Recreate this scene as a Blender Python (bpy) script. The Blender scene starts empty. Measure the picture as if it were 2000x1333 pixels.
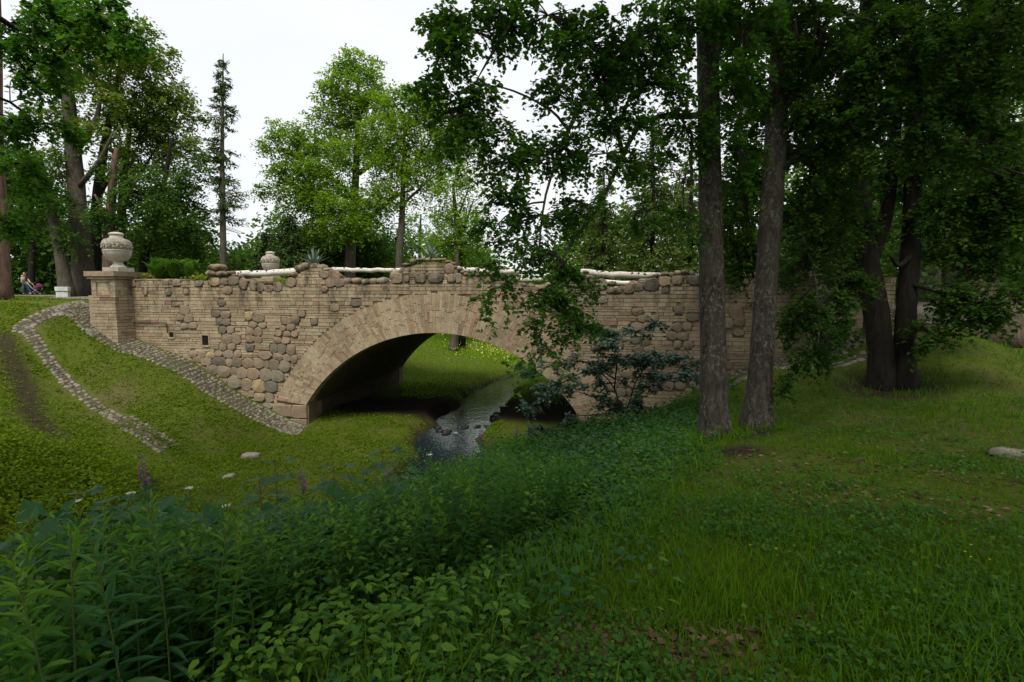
import bpy, math, random
import numpy as np
from mathutils import Vector, Matrix

# ---------------------------------------------------------------- camera, sky, sun, exposure
SC = bpy.context.scene
COL = SC.collection
EYE = 1.6
TILT = math.radians(5.4)
cam_data = bpy.data.cameras.new('camera')
cam_data.lens = 18.0
cam_data.sensor_width = 36.0
cam_data.sensor_fit = 'HORIZONTAL'
cam_data.clip_start = 0.05
cam_data.clip_end = 3000.0
cam = bpy.data.objects.new('camera', cam_data)
cam.location = (0, 0, EYE)
cam.rotation_euler = (math.pi / 2 - TILT, 0, 0)
COL.objects.link(cam)
SC.camera = cam

SUN_ELEV = math.radians(60)
SUN_AZ = math.radians(190)        # clockwise from +Y: the light comes from behind the camera

world = bpy.data.worlds.new('World')
SC.world = world
world.use_nodes = True
wn = world.node_tree.nodes
wl = world.node_tree.links
wn.clear()
w_out = wn.new('ShaderNodeOutputWorld')
w_sky = wn.new('ShaderNodeTexSky')
w_sky.sky_type = 'NISHITA'
w_sky.sun_disc = False
w_sky.sun_elevation = SUN_ELEV
w_sky.sun_rotation = SUN_AZ
w_sky.air_density = 1.0
w_sky.dust_density = 3.0
w_sbg = wn.new('ShaderNodeBackground')
w_sbg.inputs['Strength'].default_value = 0.10
wl.new(w_sky.outputs['Color'], w_sbg.inputs['Color'])
w_tc = wn.new('ShaderNodeTexCoord')
w_map = wn.new('ShaderNodeMapping')
w_map.inputs['Scale'].default_value = (1.0, 1.0, 2.5)
wl.new(w_tc.outputs['Generated'], w_map.inputs['Vector'])
w_noise = wn.new('ShaderNodeTexNoise')
w_noise.inputs['Scale'].default_value = 1.6
w_noise.inputs['Detail'].default_value = 5.0
wl.new(w_map.outputs['Vector'], w_noise.inputs['Vector'])
w_ramp = wn.new('ShaderNodeValToRGB')
w_ramp.color_ramp.elements[0].position = 0.25
w_ramp.color_ramp.elements[0].color = (0.86, 0.91, 0.97, 1)
w_ramp.color_ramp.elements[1].position = 0.70
w_ramp.color_ramp.elements[1].color = (1.0, 1.0, 1.0, 1)
wl.new(w_noise.outputs['Fac'], w_ramp.inputs['Fac'])
w_cbg = wn.new('ShaderNodeBackground')
w_cbg.inputs['Strength'].default_value = 1.02
wl.new(w_ramp.outputs['Color'], w_cbg.inputs['Color'])
w_mix = wn.new('ShaderNodeMixShader')
w_mix.inputs['Fac'].default_value = 0.86          # a closed layer of bright cloud over the blue sky
wl.new(w_sbg.outputs['Background'], w_mix.inputs[1])
wl.new(w_cbg.outputs['Background'], w_mix.inputs[2])
wl.new(w_mix.outputs['Shader'], w_out.inputs['Surface'])

sun_data = bpy.data.lights.new('sun', 'SUN')
sun_data.energy = 3.0
sun_data.angle = math.radians(22)
sun_data.color = (1.0, 0.95, 0.86)
sun = bpy.data.objects.new('sun', sun_data)
sun_dir = Vector((math.sin(SUN_AZ) * math.cos(SUN_ELEV), math.cos(SUN_AZ) * math.cos(SUN_ELEV), math.sin(SUN_ELEV)))
sun.rotation_euler = sun_dir.to_track_quat('Z', 'Y').to_euler()
COL.objects.link(sun)

SC.view_settings.view_transform = 'Standard'
SC.view_settings.look = 'None'
SC.view_settings.exposure = 0.18
SC.view_settings.gamma = 1.0
SC.view_settings.use_curve_mapping = False
SC.render.engine = 'CYCLES'
SC.cycles.max_bounces = 7
SC.cycles.diffuse_bounces = 4
SC.cycles.glossy_bounces = 3
SC.cycles.transmission_bounces = 4
SC.cycles.use_denoising = True

# ---------------------------------------------------------------- helpers
RNG = np.random.default_rng(7)
random.seed(7)
CT, ST = math.cos(TILT), math.sin(TILT)

def at(px, py, d):
    """world point that stands d metres in front of the camera plane, seen at photo pixel (px, py)"""
    x = (px - 1000.0) / 1000.0 * d
    v = -(py - 666.5) / 1000.0 * d
    return np.array([x, d * CT + v * ST, EYE - d * ST + v * CT])

def tag(o, label=None, cat=None, group=None, kind=None):
    if label: o['label'] = label
    if cat: o['category'] = cat
    if group: o['group'] = group
    if kind: o['kind'] = kind
    return o

def empty(name, loc=(0, 0, 0), rz=0.0):
    o = bpy.data.objects.new(name, None)
    o.empty_display_size = 0.2
    o.location = loc
    o.rotation_euler = (0, 0, rz)
    COL.objects.link(o)
    return o

def link(name, me, parent=None, mat=None):
    o = bpy.data.objects.new(name, me)
    if mat is not None and len(me.materials) == 0:
        me.materials.append(mat)
    COL.objects.link(o)
    if parent is not None:
        o.parent = parent
    return o

def tri_mesh(name, V, F, tone=None, smooth=False):
    """numpy verts (n,3) and tris (m,3) -> mesh, with a float attribute 'tone' per vertex"""
    me = bpy.data.meshes.new(name)
    V = np.ascontiguousarray(V, dtype=np.float32)
    F = np.ascontiguousarray(F, dtype=np.int32)
    n, m = len(V), len(F)
    me.vertices.add(n)
    me.vertices.foreach_set('co', V.ravel())
    me.loops.add(3 * m)
    me.loops.foreach_set('vertex_index', F.ravel())
    me.polygons.add(m)
    me.polygons.foreach_set('loop_start', np.arange(0, 3 * m, 3, dtype=np.int32))
    me.polygons.foreach_set('use_smooth', np.full(m, bool(smooth), dtype=bool))
    me.update(calc_edges=True)
    if tone is not None:
        a = me.attributes.new('tone', 'FLOAT', 'POINT')
        a.data.foreach_set('value', np.ascontiguousarray(tone, dtype=np.float32))
    return me

class Soup:
    """collects many triangles, then becomes one mesh"""
    def __init__(self):
        self.V, self.F, self.T, self.n = [], [], [], 0
    def add(self, V, F, tone=0.5):
        V = np.asarray(V, dtype=np.float64); F = np.asarray(F, dtype=np.int64)
        self.V.append(V); self.F.append(F + self.n)
        t = np.asarray(tone, dtype=np.float64)
        self.T.append(np.full(len(V), float(t)) if t.ndim == 0 else t)
        self.n += len(V)
    def stamp(self, TV, TF, pos, R, size, tone):
        """copies of a template: pos (N,3), R (N,3,3) with columns = template axes, size (N,) or (N,3)"""
        TV = np.asarray(TV, dtype=np.float64); TF = np.asarray(TF, dtype=np.int64)
        N = len(pos)
        if N == 0: return
        size = np.asarray(size, dtype=np.float64)
        if size.ndim == 1: size = np.repeat(size[:, None], 3, 1)
        loc = TV[None, :, :] * size[:, None, :]
        V = np.einsum('nij,nkj->nki', R, loc) + np.asarray(pos)[:, None, :]
        k = len(TV)
        F = TF[None, :, :] + (np.arange(N) * k)[:, None, None]
        self.V.append(V.reshape(-1, 3)); self.F.append(F.reshape(-1, 3) + self.n)
        self.T.append(np.repeat(np.asarray(tone, dtype=np.float64), k))
        self.n += N * k
    def mesh(self, name, smooth=False):
        if not self.V:
            return tri_mesh(name, np.zeros((0, 3)), np.zeros((0, 3), int), np.zeros(0))
        return tri_mesh(name, np.concatenate(self.V), np.concatenate(self.F), np.concatenate(self.T), smooth)
    def build(self, name, mat, parent=None, smooth=False):
        return link(name, self.mesh(name, smooth), parent, mat)

def norm(a):
    return a / np.maximum(np.linalg.norm(a, axis=-1, keepdims=True), 1e-9)

def frames(d, up):
    """rotation matrices whose columns are side, d, normal (normal as near to up as possible)"""
    d = norm(d); s = norm(np.cross(d, up)); n = np.cross(s, d)
    return np.stack([s, d, n], axis=-1)

def tube(soup, pts, rad, seg=8, tone=0.5, wob=0.0, cap=True, rmod=None):
    pts = np.asarray(pts, dtype=np.float64); rad = np.asarray(rad, dtype=np.float64)
    n = len(pts)
    tan = np.gradient(pts, axis=0); tan = norm(tan)
    ref = np.array([0.0, 0.0, 1.0]) if abs(tan[0][2]) < 0.9 else np.array([1.0, 0.0, 0.0])
    V = []
    ang = np.linspace(0, 2 * math.pi, seg, endpoint=False)
    for i in range(n):
        s = np.cross(tan[i], ref); s /= max(np.linalg.norm(s), 1e-6)
        u = np.cross(s, tan[i])
        ref = u if abs(np.dot(u, tan[i])) < 0.5 else ref
        r = rad[i] * (1 + wob * RNG.uniform(-1, 1, seg))
        if rmod is not None: r = r * rmod(i, ang)
        V.append(pts[i] + (np.cos(ang) * r)[:, None] * s + (np.sin(ang) * r)[:, None] * u)
    V = np.concatenate(V)
    F = []
    for i in range(n - 1):
        for j in range(seg):
            a = i * seg + j; b = i * seg + (j + 1) % seg
            F.append((a, b, b + seg)); F.append((a, b + seg, a + seg))
    if cap:
        V = np.concatenate([V, pts[-1:], pts[:1]])
        for j in range(seg):
            F.append(((n - 1) * seg + j, (n - 1) * seg + (j + 1) % seg, n * seg))
            F.append(((j + 1) % seg, j, n * seg + 1))
    soup.add(V, F, tone)

def smooth_path(pts, n):
    """Catmull-Rom resampling of a polyline of any dimension"""
    P = np.asarray(pts, dtype=np.float64)
    if len(P) < 3:
        return np.linspace(P[0], P[-1], n)
    Q = np.vstack([2 * P[0] - P[1], P, 2 * P[-1] - P[-2]])
    out = []
    for u in np.linspace(0, len(P) - 1 - 1e-9, n):
        i = int(u); f = u - i
        a, b, c, d = Q[i], Q[i + 1], Q[i + 2], Q[i + 3]
        out.append(0.5 * (2 * b + (c - a) * f + (2 * a - 5 * b + 4 * c - d) * f * f + (3 * b - a - 3 * c + d) * f ** 3))
    return np.array(out)

def box_soup(s, lo, hi, tone=0.5):
    x0, y0, z0 = lo; x1, y1, z1 = hi
    V = [(x0, y0, z0), (x1, y0, z0), (x1, y1, z0), (x0, y1, z0), (x0, y0, z1), (x1, y0, z1), (x1, y1, z1), (x0, y1, z1)]
    Q = [(0, 3, 2, 1), (4, 5, 6, 7), (0, 1, 5, 4), (1, 2, 6, 5), (2, 3, 7, 6), (3, 0, 4, 7)]
    F = []
    for a, b, c, d in Q: F += [(a, b, c), (a, c, d)]
    s.add(V, F, tone)

def lathe(s, prof, seg=32, tone=0.5, center=(0, 0, 0)):
    V, F = [], []
    m = len(prof)
    for r, z in prof:
        for j in range(seg):
            a = 2 * math.pi * j / seg
            V.append((center[0] + r * math.cos(a), center[1] + r * math.sin(a), center[2] + z))
    for i in range(m - 1):
        for j in range(seg):
            a = i * seg + j; b = i * seg + (j + 1) % seg
            F.append((a, b, b + seg)); F.append((a, b + seg, a + seg))
    s.add(V, F, tone)

# ---------------------------------------------------------------- materials
def new_mat(name):
    m = bpy.data.materials.new(name); m.use_nodes = True
    nt = m.node_tree; nt.nodes.clear()
    return m, nt.nodes, nt.links

def ramp_node(N, stops):
    r = N.new('ShaderNodeValToRGB')
    cr = r.color_ramp
    while len(cr.elements) < len(stops): cr.elements.new(0.5)
    for e, (p, c) in zip(cr.elements, stops):
        e.position = p; e.color = (c[0], c[1], c[2], 1)
    return r

def mix_rgb(N, L, fac, a, b, mode='MIX'):
    m = N.new('ShaderNodeMix'); m.data_type = 'RGBA'; m.blend_type = mode
    for sock, val in ((m.inputs[0], fac), (m.inputs[6], a), (m.inputs[7], b)):
        if isinstance(val, (int, float)): sock.default_value = val
        elif isinstance(val, tuple): sock.default_value = (val[0], val[1], val[2], 1)
        else: L.new(val, sock)
    return m.outputs[2]

def noise(N, L, scale, detail=4.0, rough=0.55, coord=None, mapping=None, dist=0.0):
    n = N.new('ShaderNodeTexNoise')
    n.inputs['Scale'].default_value = scale; n.inputs['Detail'].default_value = detail
    n.inputs['Roughness'].default_value = rough; n.inputs['Distortion'].default_value = dist
    if coord is not None:
        if mapping is not None:
            mp = N.new('ShaderNodeMapping'); mp.inputs['Scale'].default_value = mapping
            L.new(coord, mp.inputs['Vector']); coord = mp.outputs['Vector']
        L.new(coord, n.inputs['Vector'])
    return n.outputs['Fac']

def ramp01(N, L, val, lo, hi):
    m = N.new('ShaderNodeMapRange'); m.clamp = True
    m.inputs['From Min'].default_value = lo; m.inputs['From Max'].default_value = hi
    L.new(val, m.inputs['Value'])
    return m.outputs['Result']

def attr(N, name):
    a = N.new('ShaderNodeAttribute'); a.attribute_name = name
    return a.outputs['Fac']

def finish(m, N, L, color, rough=0.8, bump=None, bstr=0.4, bdist=0.02, spec=0.3, trans=0.0, tcol=None):
    out = N.new('ShaderNodeOutputMaterial')
    p = N.new('ShaderNodeBsdfPrincipled')
    if isinstance(color, tuple): p.inputs['Base Color'].default_value = (*color, 1)
    else: L.new(color, p.inputs['Base Color'])
    if isinstance(rough, (int, float)): p.inputs['Roughness'].default_value = rough
    else: L.new(rough, p.inputs['Roughness'])
    p.inputs['Specular IOR Level'].default_value = spec
    if bump is not None:
        b = N.new('ShaderNodeBump'); b.inputs['Strength'].default_value = bstr; b.inputs['Distance'].default_value = bdist
        L.new(bump, b.inputs['Height']); L.new(b.outputs['Normal'], p.inputs['Normal'])
    sh = p.outputs['BSDF']
    if trans > 0:
        t = N.new('ShaderNodeBsdfTranslucent')
        if tcol is None: tcol = color
        if isinstance(tcol, tuple): t.inputs['Color'].default_value = (*tcol, 1)
        else: L.new(tcol, t.inputs['Color'])
        mx = N.new('ShaderNodeMixShader'); mx.inputs['Fac'].default_value = trans
        L.new(sh, mx.inputs[1]); L.new(t.outputs['BSDF'], mx.inputs[2]); sh = mx.outputs['Shader']
    L.new(sh, out.inputs['Surface'])
    return m

def leaf_mat(name, dark, mid, light, trans=0.42, rough=0.65, spec=0.06):
    m, N, L = new_mat(name)
    r = ramp_node(N, [(0.0, dark), (0.55, mid), (1.0, light)])
    L.new(attr(N, 'tone'), r.inputs['Fac'])
    hs = N.new('ShaderNodeHueSaturation'); hs.inputs['Value'].default_value = 1.5; hs.inputs['Saturation'].default_value = 1.08
    L.new(r.outputs['Color'], hs.inputs['Color'])
    return finish(m, N, L, r.outputs['Color'], rough, spec=spec, trans=trans, tcol=hs.outputs['Color'])

def bark_mat(name, dark, light, scale=1.0, lichen=None, moss=None, bstr=0.9):
    m, N, L = new_mat(name)
    tc = N.new('ShaderNodeTexCoord').outputs['Object']
    n1 = noise(N, L, 14 * scale, 6, 0.65, tc, (1.0, 1.0, 0.16), 0.6)
    n2 = noise(N, L, 3.0 * scale, 4, 0.6, tc)
    r = ramp_node(N, [(0.32, dark), (0.68, light)])
    L.new(n1, r.inputs['Fac'])
    col = mix_rgb(N, L, ramp01(N, L, n2, 0.35, 0.75), r.outputs['Color'], mix_rgb(N, L, 0.5, r.outputs['Color'], dark))
    if lichen:
        n3 = noise(N, L, 22 * scale, 6, 0.7, tc, (1, 1, 0.7))
        n4 = noise(N, L, 1.7, 3, 0.5, tc)
        f = N.new('ShaderNodeMath'); f.operation = 'MULTIPLY'
        L.new(ramp01(N, L, n3, 0.52, 0.60), f.inputs[0]); L.new(ramp01(N, L, n4, 0.35, 0.62), f.inputs[1])
        col = mix_rgb(N, L, f.outputs[0], col, lichen)
    if moss:
        n5 = noise(N, L, 2.3, 5, 0.6, tc)
        col = mix_rgb(N, L, ramp01(N, L, n5, 0.55, 0.8), col, moss)
    return finish(m, N, L, col, 0.92, n1, bstr, 0.035, 0.15)
# ---------------------------------------------------------------- the bridge's own axes: t along the road, w across it (0 = near face), z up
SKEW = math.radians(-9.4)
P0 = at(850, 651, 16.0)
AX = np.array([math.cos(SKEW), math.sin(SKEW)])
DX = np.array([-math.sin(SKEW), math.cos(SKEW)])
WIDTH = 8.4

def bxy(t, w):
    return P0[:2] + AX * t + DX * w

def to_tw(X, Y):
    dx, dy = X - P0[0], Y - P0[1]
    return dx * AX[0] + dy * AX[1], dx * DX[0] + dy * DX[1]

def fac(px, py, w=0.0):
    """photo pixel -> (t, z) on the vertical plane that stands w behind the near face"""
    o = np.array([0, 0, EYE]); r = at(px, py, 1.0) - o
    n = np.array([DX[0], DX[1], 0.0])
    p = np.array([*bxy(0, w), 0.0])
    k = np.dot(n, p - o) / np.dot(n, r)
    q = o + r * k
    t, _ = to_tw(q[0], q[1])
    return t, q[2]

# foot of the near face on the near (west) side, read along the wall
foot_px = [(228, 648), (285, 668), (333, 688), (404, 721), (455, 759), (514, 789), (559, 811), (587, 827)]
foot = [fac(*p) for p in foot_px]
WATER_Z = -3.02

ctrl = []
def cp(x, y, z): ctrl.append((x, y, z))
def cpx(px, py, d):
    q = at(px, py, d); ctrl.append((q[0], q[1], q[2]))
for t, z in foot:
    for w, dz in ((0.0, 0.0), (-1.05, -0.16), (WIDTH / 2, 0.0), (WIDTH, 0.0)):
        cp(*bxy(t, w), z + dz)
        cp(*bxy(-t, w), z + dz)
for s in (-1, 1):
    for w in (-1.0, 0.2, 4.0, 8.0):
        cp(*bxy(s * 12.2, w), 0.95 if w < 0 else 1.12)
        if s < 0:
            cp(*bxy(s * 14.0, w), 1.28); cp(*bxy(s * 17.0, w), 1.32)
for w, za, zb in ((-1.0, 0.6, -0.15), (0.2, 0.8, 0.0), (4.0, 1.0, 0.1), (8.0, 1.2, 0.8)):
    cp(*bxy(14.0, w), za); cp(*bxy(17.0, w), zb)
for w in (0.0, 4.0, 8.0):
    cp(*bxy(0, w), -2.75); cp(*bxy(-2.2, w), -2.62); cp(*bxy(2.2, w), -2.66)
# lawn on the far bank of the stream, in front of the bridge
for q in ((0, 640, 16.0), (45, 640, 16.2), (90, 700, 15.6), (150, 770, 15.0), (230, 822, 14.5), (330, 880, 13.6), (0, 690, 14.8), (0, 800, 12.4),
          (0, 900, 10.0), (200, 950, 10.6), (500, 900, 13.0), (300, 980, 10.0), (700, 870, 14.4), (400, 820, 14.9), (300, 760, 15.6),
          (-300, 680, 15.0), (-350, 800, 12.0), (-400, 950, 8.6), (100, 870, 11.8), (600, 860, 14.6)):
    cpx(*q)
cp(-13, 5, -1.9); cp(-20, 4, -1.2); cp(-24, 12, 0.3); cp(-30, 6, 0.4)
# own bank, falling from the grass on the right to the stream on the left
for q in ((0, 0, 0.0), (-0.8, 2, -0.12), (1, 3, -0.08), (0, 3.5, -0.38), (-2, 2.6, -0.8), (-2, 5, -1.75), (-4, 4, -1.9), (-1, 7, -1.65), (0.2, 8, -1.5),
          (1.5, 9, -1.25), (2, 7, -0.72), (-3.2, 6.8, -2.35), (-.6, 10, -2.15), (-5.5, 9.5, -2.6), (-4.2, 11.5, -2.65), (0.5, 11, -1.95), (2.0, 12, -1.75), (0.2, 13.4, -2.55), (-1.4, 12.5, -2.8),
          (3.0, 7.55, -0.56), (3.9, 8.0, -0.58), (8.1, 10.9, -0.46), (13, 14.6, -0.3), (15.3, 17, 0.0), (6, 4, -0.08), (3, 3, -0.02), (8, 8, -0.32), (5, 9.5, -0.62),
          (4.2, 11.5, -0.95), (6.3, 13.0, -0.1), (12, 9, -0.25), (20, 12, 0.1), (20, 4, 0.2), (-4, 0, -1.2), (-8, 0, -1.6), (-8, 3, -2.0),
          (0, -10, 0.2), (10, -10, 0.3), (-10, -8, -1.0), (-20, -8, -0.6), (25, -5, 0.4), (30, 25, 1.3), (21, 24, 1.1), (17, 21.5, 0.85), (26, 40, 1.3)):
    cp(*q)
# plateau with the path, the meadow beyond the arch
for q in ((-20, 22, 1.30), (-22, 28, 1.30), (-30, 30, 1.32), (-26, 42, 1.35), (-45, 45, 1.4), (-40, 62, 1.4), (-18, 34, 1.32), (-12, 38, 1.2), (-14, 52, 1.35), (-55, 25, 1.3),
          (0, 27, -2.7), (-2.5, 28.5, -2.45), (-4, 31, -2.2), (-4.5, 36, -1.95), (-4.5, 44, -1.5), (1, 33, -2.35), (1.5, 41, -1.75), (5, 38, -2.0), (10, 42, -0.6), (12, 31, -0.8),
          (7, 29, -2.0), (4.5, 31.5, -2.7), (8.5, 35, -2.5), (0, 55, 0.2), (16, 36, 0.9), (-9, 31, -0.2), (-10, 27, -0.3), (0, 75, 1.4), (30, 75, 1.4), (-40, 90, 1.4), (50, 40, 1.4), (60, 10, 0.9), (-60, 0, 0.6)):
    cp(*q)
ctrl = np.array(ctrl)
_c = 1.2
def _phi(r): return np.sqrt(r * r + _c * _c)
_d = np.linalg.norm(ctrl[:, None, :2] - ctrl[None, :, :2], axis=2)
_wts = np.linalg.solve(_phi(_d) - np.eye(len(ctrl)) * 0.12, ctrl[:, 2] - 0.5)

stream = smooth_path([(9.0, 37.0), (4.5, 31.5), (1.4, 28.2), (-0.1, 26.0), (-0.75, 24.0), (-1.3, 20.2), (-1.75, 17.8), (-1.95, 15.9), (-1.75, 13.8), (-1.75, 11.8), (-2.6, 9.4), (-4.6, 7.4), (-8.5, 5.7), (-14, 4.6), (-26, 3.5)], 90)

def poly_dist(X, Y, path):
    d = np.full(np.shape(X), 1e9)
    for a, b in zip(path[:-1], path[1:]):
        ab = b - a; k = np.clip(((X - a[0]) * ab[0] + (Y - a[1]) * ab[1]) / max(ab @ ab, 1e-9), 0, 1)
        d = np.minimum(d, np.hypot(X - a[0] - k * ab[0], Y - a[1] - k * ab[1]))
    return d

def wobble(X, Y):
    return (0.5 * np.sin(X * 1.9 + 0.7 * np.sin(Y * 1.3)) * np.sin(Y * 1.7 + 1.1) + 0.3 * np.sin(X * 4.3 + Y * 2.9) + 0.25 * np.sin(X * 7.1 - Y * 8.3 + 2.0))

def ground_z(X, Y):
    X = np.asarray(X, dtype=np.float64); Y = np.asarray(Y, dtype=np.float64)
    sh = X.shape; x = X.ravel(); y = Y.ravel()
    z = np.empty(len(x))
    for i in range(0, len(x), 40000):
        r = np.hypot(x[i:i + 40000, None] - ctrl[None, :, 0], y[i:i + 40000, None] - ctrl[None, :, 1])
        z[i:i + 40000] = _phi(r) @ _wts + 0.5
    far = np.clip((np.hypot(x, y - 20) - 60) / 50, 0, 1); far = far * far * (3 - 2 * far)
    z = z * (1 - far) + 1.4 * far
    z = z + 0.025 * wobble(x, y)
    near = (np.hypot(x, y - 15) < 45)
    ds = np.full(len(x), 99.0); ds[near] = poly_dist(x[near], y[near], stream[::3])
    ds = ds + 0.18 * np.sin(x * 2.3 + 1.0) * np.sin(y * 1.9) + 0.08 * np.sin(x * 6.1 + y * 5.3)
    zc = WATER_Z - 0.32 + np.maximum(0, ds - 0.60) * 0.8
    z = np.where((zc < z) & (ds < 3.0), zc, z)
    # the drive over the bridge and on to both sides is held flat
    t, w = to_tw(x, y)
    k = np.clip((-t - 12.2) / 1.5, 0, 1) * np.clip(1 - (np.abs(w - WIDTH / 2) - 3.4) / 1.6, 0, 1) * np.clip(1 - (np.abs(t) - 17) / 8, 0, 1)
    z = z * (1 - k) + 1.30 * k
    return z.reshape(sh)

def gz(x, y): return float(ground_z(np.array([x]), np.array([y]))[0])

def axis(spans):
    out = []
    for a, b, st in spans: out += list(np.arange(a, b - 1e-6, st))
    return np.array(out + [spans[-1][1]])
gx = axis([(-1500, -300, 200), (-300, -80, 20), (-80, -32, 2.0), (-32, -18, 0.5), (-18, 18, 0.16), (18, 32, 0.5), (32, 80, 2.0), (80, 300, 20), (300, 1500, 200)])
gy = axis([(-300, -60, 30), (-60, -10, 3.0), (-10, -1, 0.6), (-1, 20, 0.16), (20, 48, 0.3), (48, 90, 1.5), (90, 300, 15), (300, 2500, 200)])
GX, GY = np.meshgrid(gx, gy)
GZ = ground_z(GX, GY)
nx, ny = len(gx), len(gy)
idx = np.arange(nx * ny).reshape(ny, nx)
A, B_, C, D = idx[:-1, :-1].ravel(), idx[:-1, 1:].ravel(), idx[1:, 1:].ravel(), idx[1:, :-1].ravel()
GF = np.concatenate([np.stack([A, B_, C], 1), np.stack([A, C, D], 1)])

def bump01(v, lo, hi):
    k = np.clip((v - lo) / (hi - lo), 0, 1); return k * k * (3 - 2 * k)
# bare earth: the trodden trail on the slope, under the arch, round the trunks, the banks at the waterline
trail = np.array([at(0, 640, 15.6)[:2], at(25, 690, 14.8)[:2], at(50, 745, 14.0)[:2], at(62, 800, 12.9)[:2], at(110, 850, 12.3)[:2]])
def bare_mask(X, Y, Z):
    t, w = to_tw(X, Y)
    m = 0.85 * (1 - bump01(poly_dist(X, Y, trail), 0.12, 0.45))
    under = bump01(w, 0.9, 2.0) * (1 - bump01(w + 0.5 * np.sin(X * 2.1), 4.2, 5.6)) * (1 - bump01(np.abs(t), 4.6, 5.2))
    m = np.maximum(m, under)
    m = np.maximum(m, 0.9 * (1 - bump01(Z, WATER_Z + 0.03, WATER_Z + 0.22)))
    for (x, y, r) in ((8.0, 10.8, 1.5), (2.95, 6.5, 0.45), (15.3, 17, 1.7), (3.6, 7.6, 0.5), (13.6, 8.6, 0.9)):
        m = np.maximum(m, 0.95 * (1 - bump01(np.hypot(X - x, Y - y), r * 0.35, r)))
    return m
BARE = bare_mask(GX, GY, GZ)
# the gravel drive: over the bridge, then away to the left behind the pedestals, and to the right
drive_l = smooth_path([bxy(0, 4.2), bxy(-12, 4.2), bxy(-16, 6.0), (-22.0, 28.0), (-27.0, 33.5), (-36.0, 37.5), (-60.0, 40.0)], 40)
drive_r = smooth_path([bxy(0, 4.2), bxy(12, 4.2), (13.4, 19.8), (17.0, 22.3), (23.0, 26.0), (36.0, 34.0), (60, 45)], 40)
def drive_dist(X, Y):
    return np.minimum(poly_dist(X, Y, drive_l), poly_dist(X, Y, drive_r))

ground_me = tri_mesh('ground', np.stack([GX.ravel(), GY.ravel(), GZ.ravel()], 1), GF, BARE.ravel(), True)
m, N, L = new_mat('turf_and_soil')
tc = N.new('ShaderNodeTexCoord').outputs['Object']
n1 = noise(N, L, 0.55, 5, 0.6, tc); n2 = noise(N, L, 5.0, 6, 0.65, tc); n3 = noise(N, L, 38.0, 4, 0.6, tc)
g1 = ramp_node(N, [(0.30, (0.040, 0.055, 0.008)), (0.55, (0.075, 0.100, 0.010)), (0.75, (0.115, 0.115, 0.022))])
L.new(n2, g1.inputs['Fac'])
soil = ramp_node(N, [(0.30, (0.014, 0.010, 0.007)), (0.70, (0.048, 0.034, 0.022))])
L.new(n3, soil.inputs['Fac'])
dry = mix_rgb(N, L, ramp01(N, L, n1, 0.52, 0.72), g1.outputs['Color'], (0.095, 0.085, 0.032))
spk = N.new('ShaderNodeMath'); spk.operation = 'ADD'; L.new(attr(N, 'tone'), spk.inputs[0])
sp2 = N.new('ShaderNodeMath'); sp2.operation = 'MULTIPLY'; sp2.inputs[1].default_value = 0.9
L.new(ramp01(N, L, n2, 0.56, 0.74), sp2.inputs[0]); L.new(sp2.outputs[0], spk.inputs[1]); spk.use_clamp = True
colr = mix_rgb(N, L, spk.outputs[0], dry, soil.outputs['Color'])
finish(m, N, L, colr, 0.95, n3, 0.8, 0.03, 0.1)
TURF = m
ground = link('ground', ground_me, None, TURF); tag(ground, 'grassy park ground falling from both sides to the stream', 'ground', kind='structure')

# ---------------------------------------------------------------- water
def ribbon(path, half, zf, name, mat, lift=0.0, sub=6):
    path = np.asarray(path); tan = norm(np.gradient(path, axis=0)); nrm = np.stack([-tan[:, 1], tan[:, 0]], 1)
    half = np.broadcast_to(half, (len(path),))
    us = np.linspace(-1, 1, sub + 1)
    P = path[:, None, :] + nrm[:, None, :] * (us[None, :, None] * half[:, None, None])
    Z = zf(P[..., 0], P[..., 1]) + lift
    V = np.concatenate([P, Z[..., None]], 2).reshape(-1, 3)
    k = sub + 1; F = []
    for i in range(len(path) - 1):
        for j in range(sub):
            a = i * k + j; F += [(a, a + k, a + k + 1), (a, a + k + 1, a + 1)]
    s = Soup(); s.add(V, F); return s.build(name, mat, None, True)
m, N, L = new_mat('stream_water')
tc = N.new('ShaderNodeTexCoord').outputs['Object']
wv = noise(N, L, 11.0, 3, 0.55, tc, (1.0, 0.6, 1.0), 0.6); wv2 = noise(N, L, 2.0, 2, 0.5, tc)
hm = N.new('ShaderNodeMath'); hm.operation = 'MULTIPLY_ADD'; hm.inputs[1].default_value = 1.0
L.new(wv, hm.inputs[0]); L.new(wv2, hm.inputs[2])
finish(m, N, L, (0.016, 0.024, 0.030), 0.02, hm.outputs[0], 0.5, 0.014, 1.0)
WATER = m
water = ribbon(stream, 3.0, lambda x, y: np.full(np.shape(x), WATER_Z), 'stream_water', WATER, 0.0, 2)
tag(water, 'narrow dark stream flowing under the arch and reflecting the sky', 'stream', kind='structure')

m, N, L = new_mat('drive_gravel')
tc = N.new('ShaderNodeTexCoord').outputs['Object']
n2 = noise(N, L, 3.0, 5, 0.6, tc); n3 = noise(N, L, 60.0, 3, 0.6, tc)
r = ramp_node(N, [(0.3, (0.17, 0.14, 0.12)), (0.7, (0.27, 0.23, 0.20))]); L.new(n2, r.inputs['Fac'])
finish(m, N, L, mix_rgb(N, L, ramp01(N, L, n3, 0.4, 0.7), r.outputs['Color'], (0.12, 0.10, 0.09)), 0.95, n3, 0.5, 0.01, 0.2)
GRAVEL = m
def drive_z(x, y):
    t, w = to_tw(x, y)
    g = ground_z(x, y)
    on = np.abs(t) < 12.6
    return np.where(on, 1.305, np.where(t < 0, np.maximum(g, 1.2), g)) + 0.014
pl = ribbon(drive_l, 2.4, drive_z, 'gravel_path', GRAVEL, 0.0, 8); tag(pl, 'pale gravel path running past the white block behind the urn pedestal', 'path', kind='structure')
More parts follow.
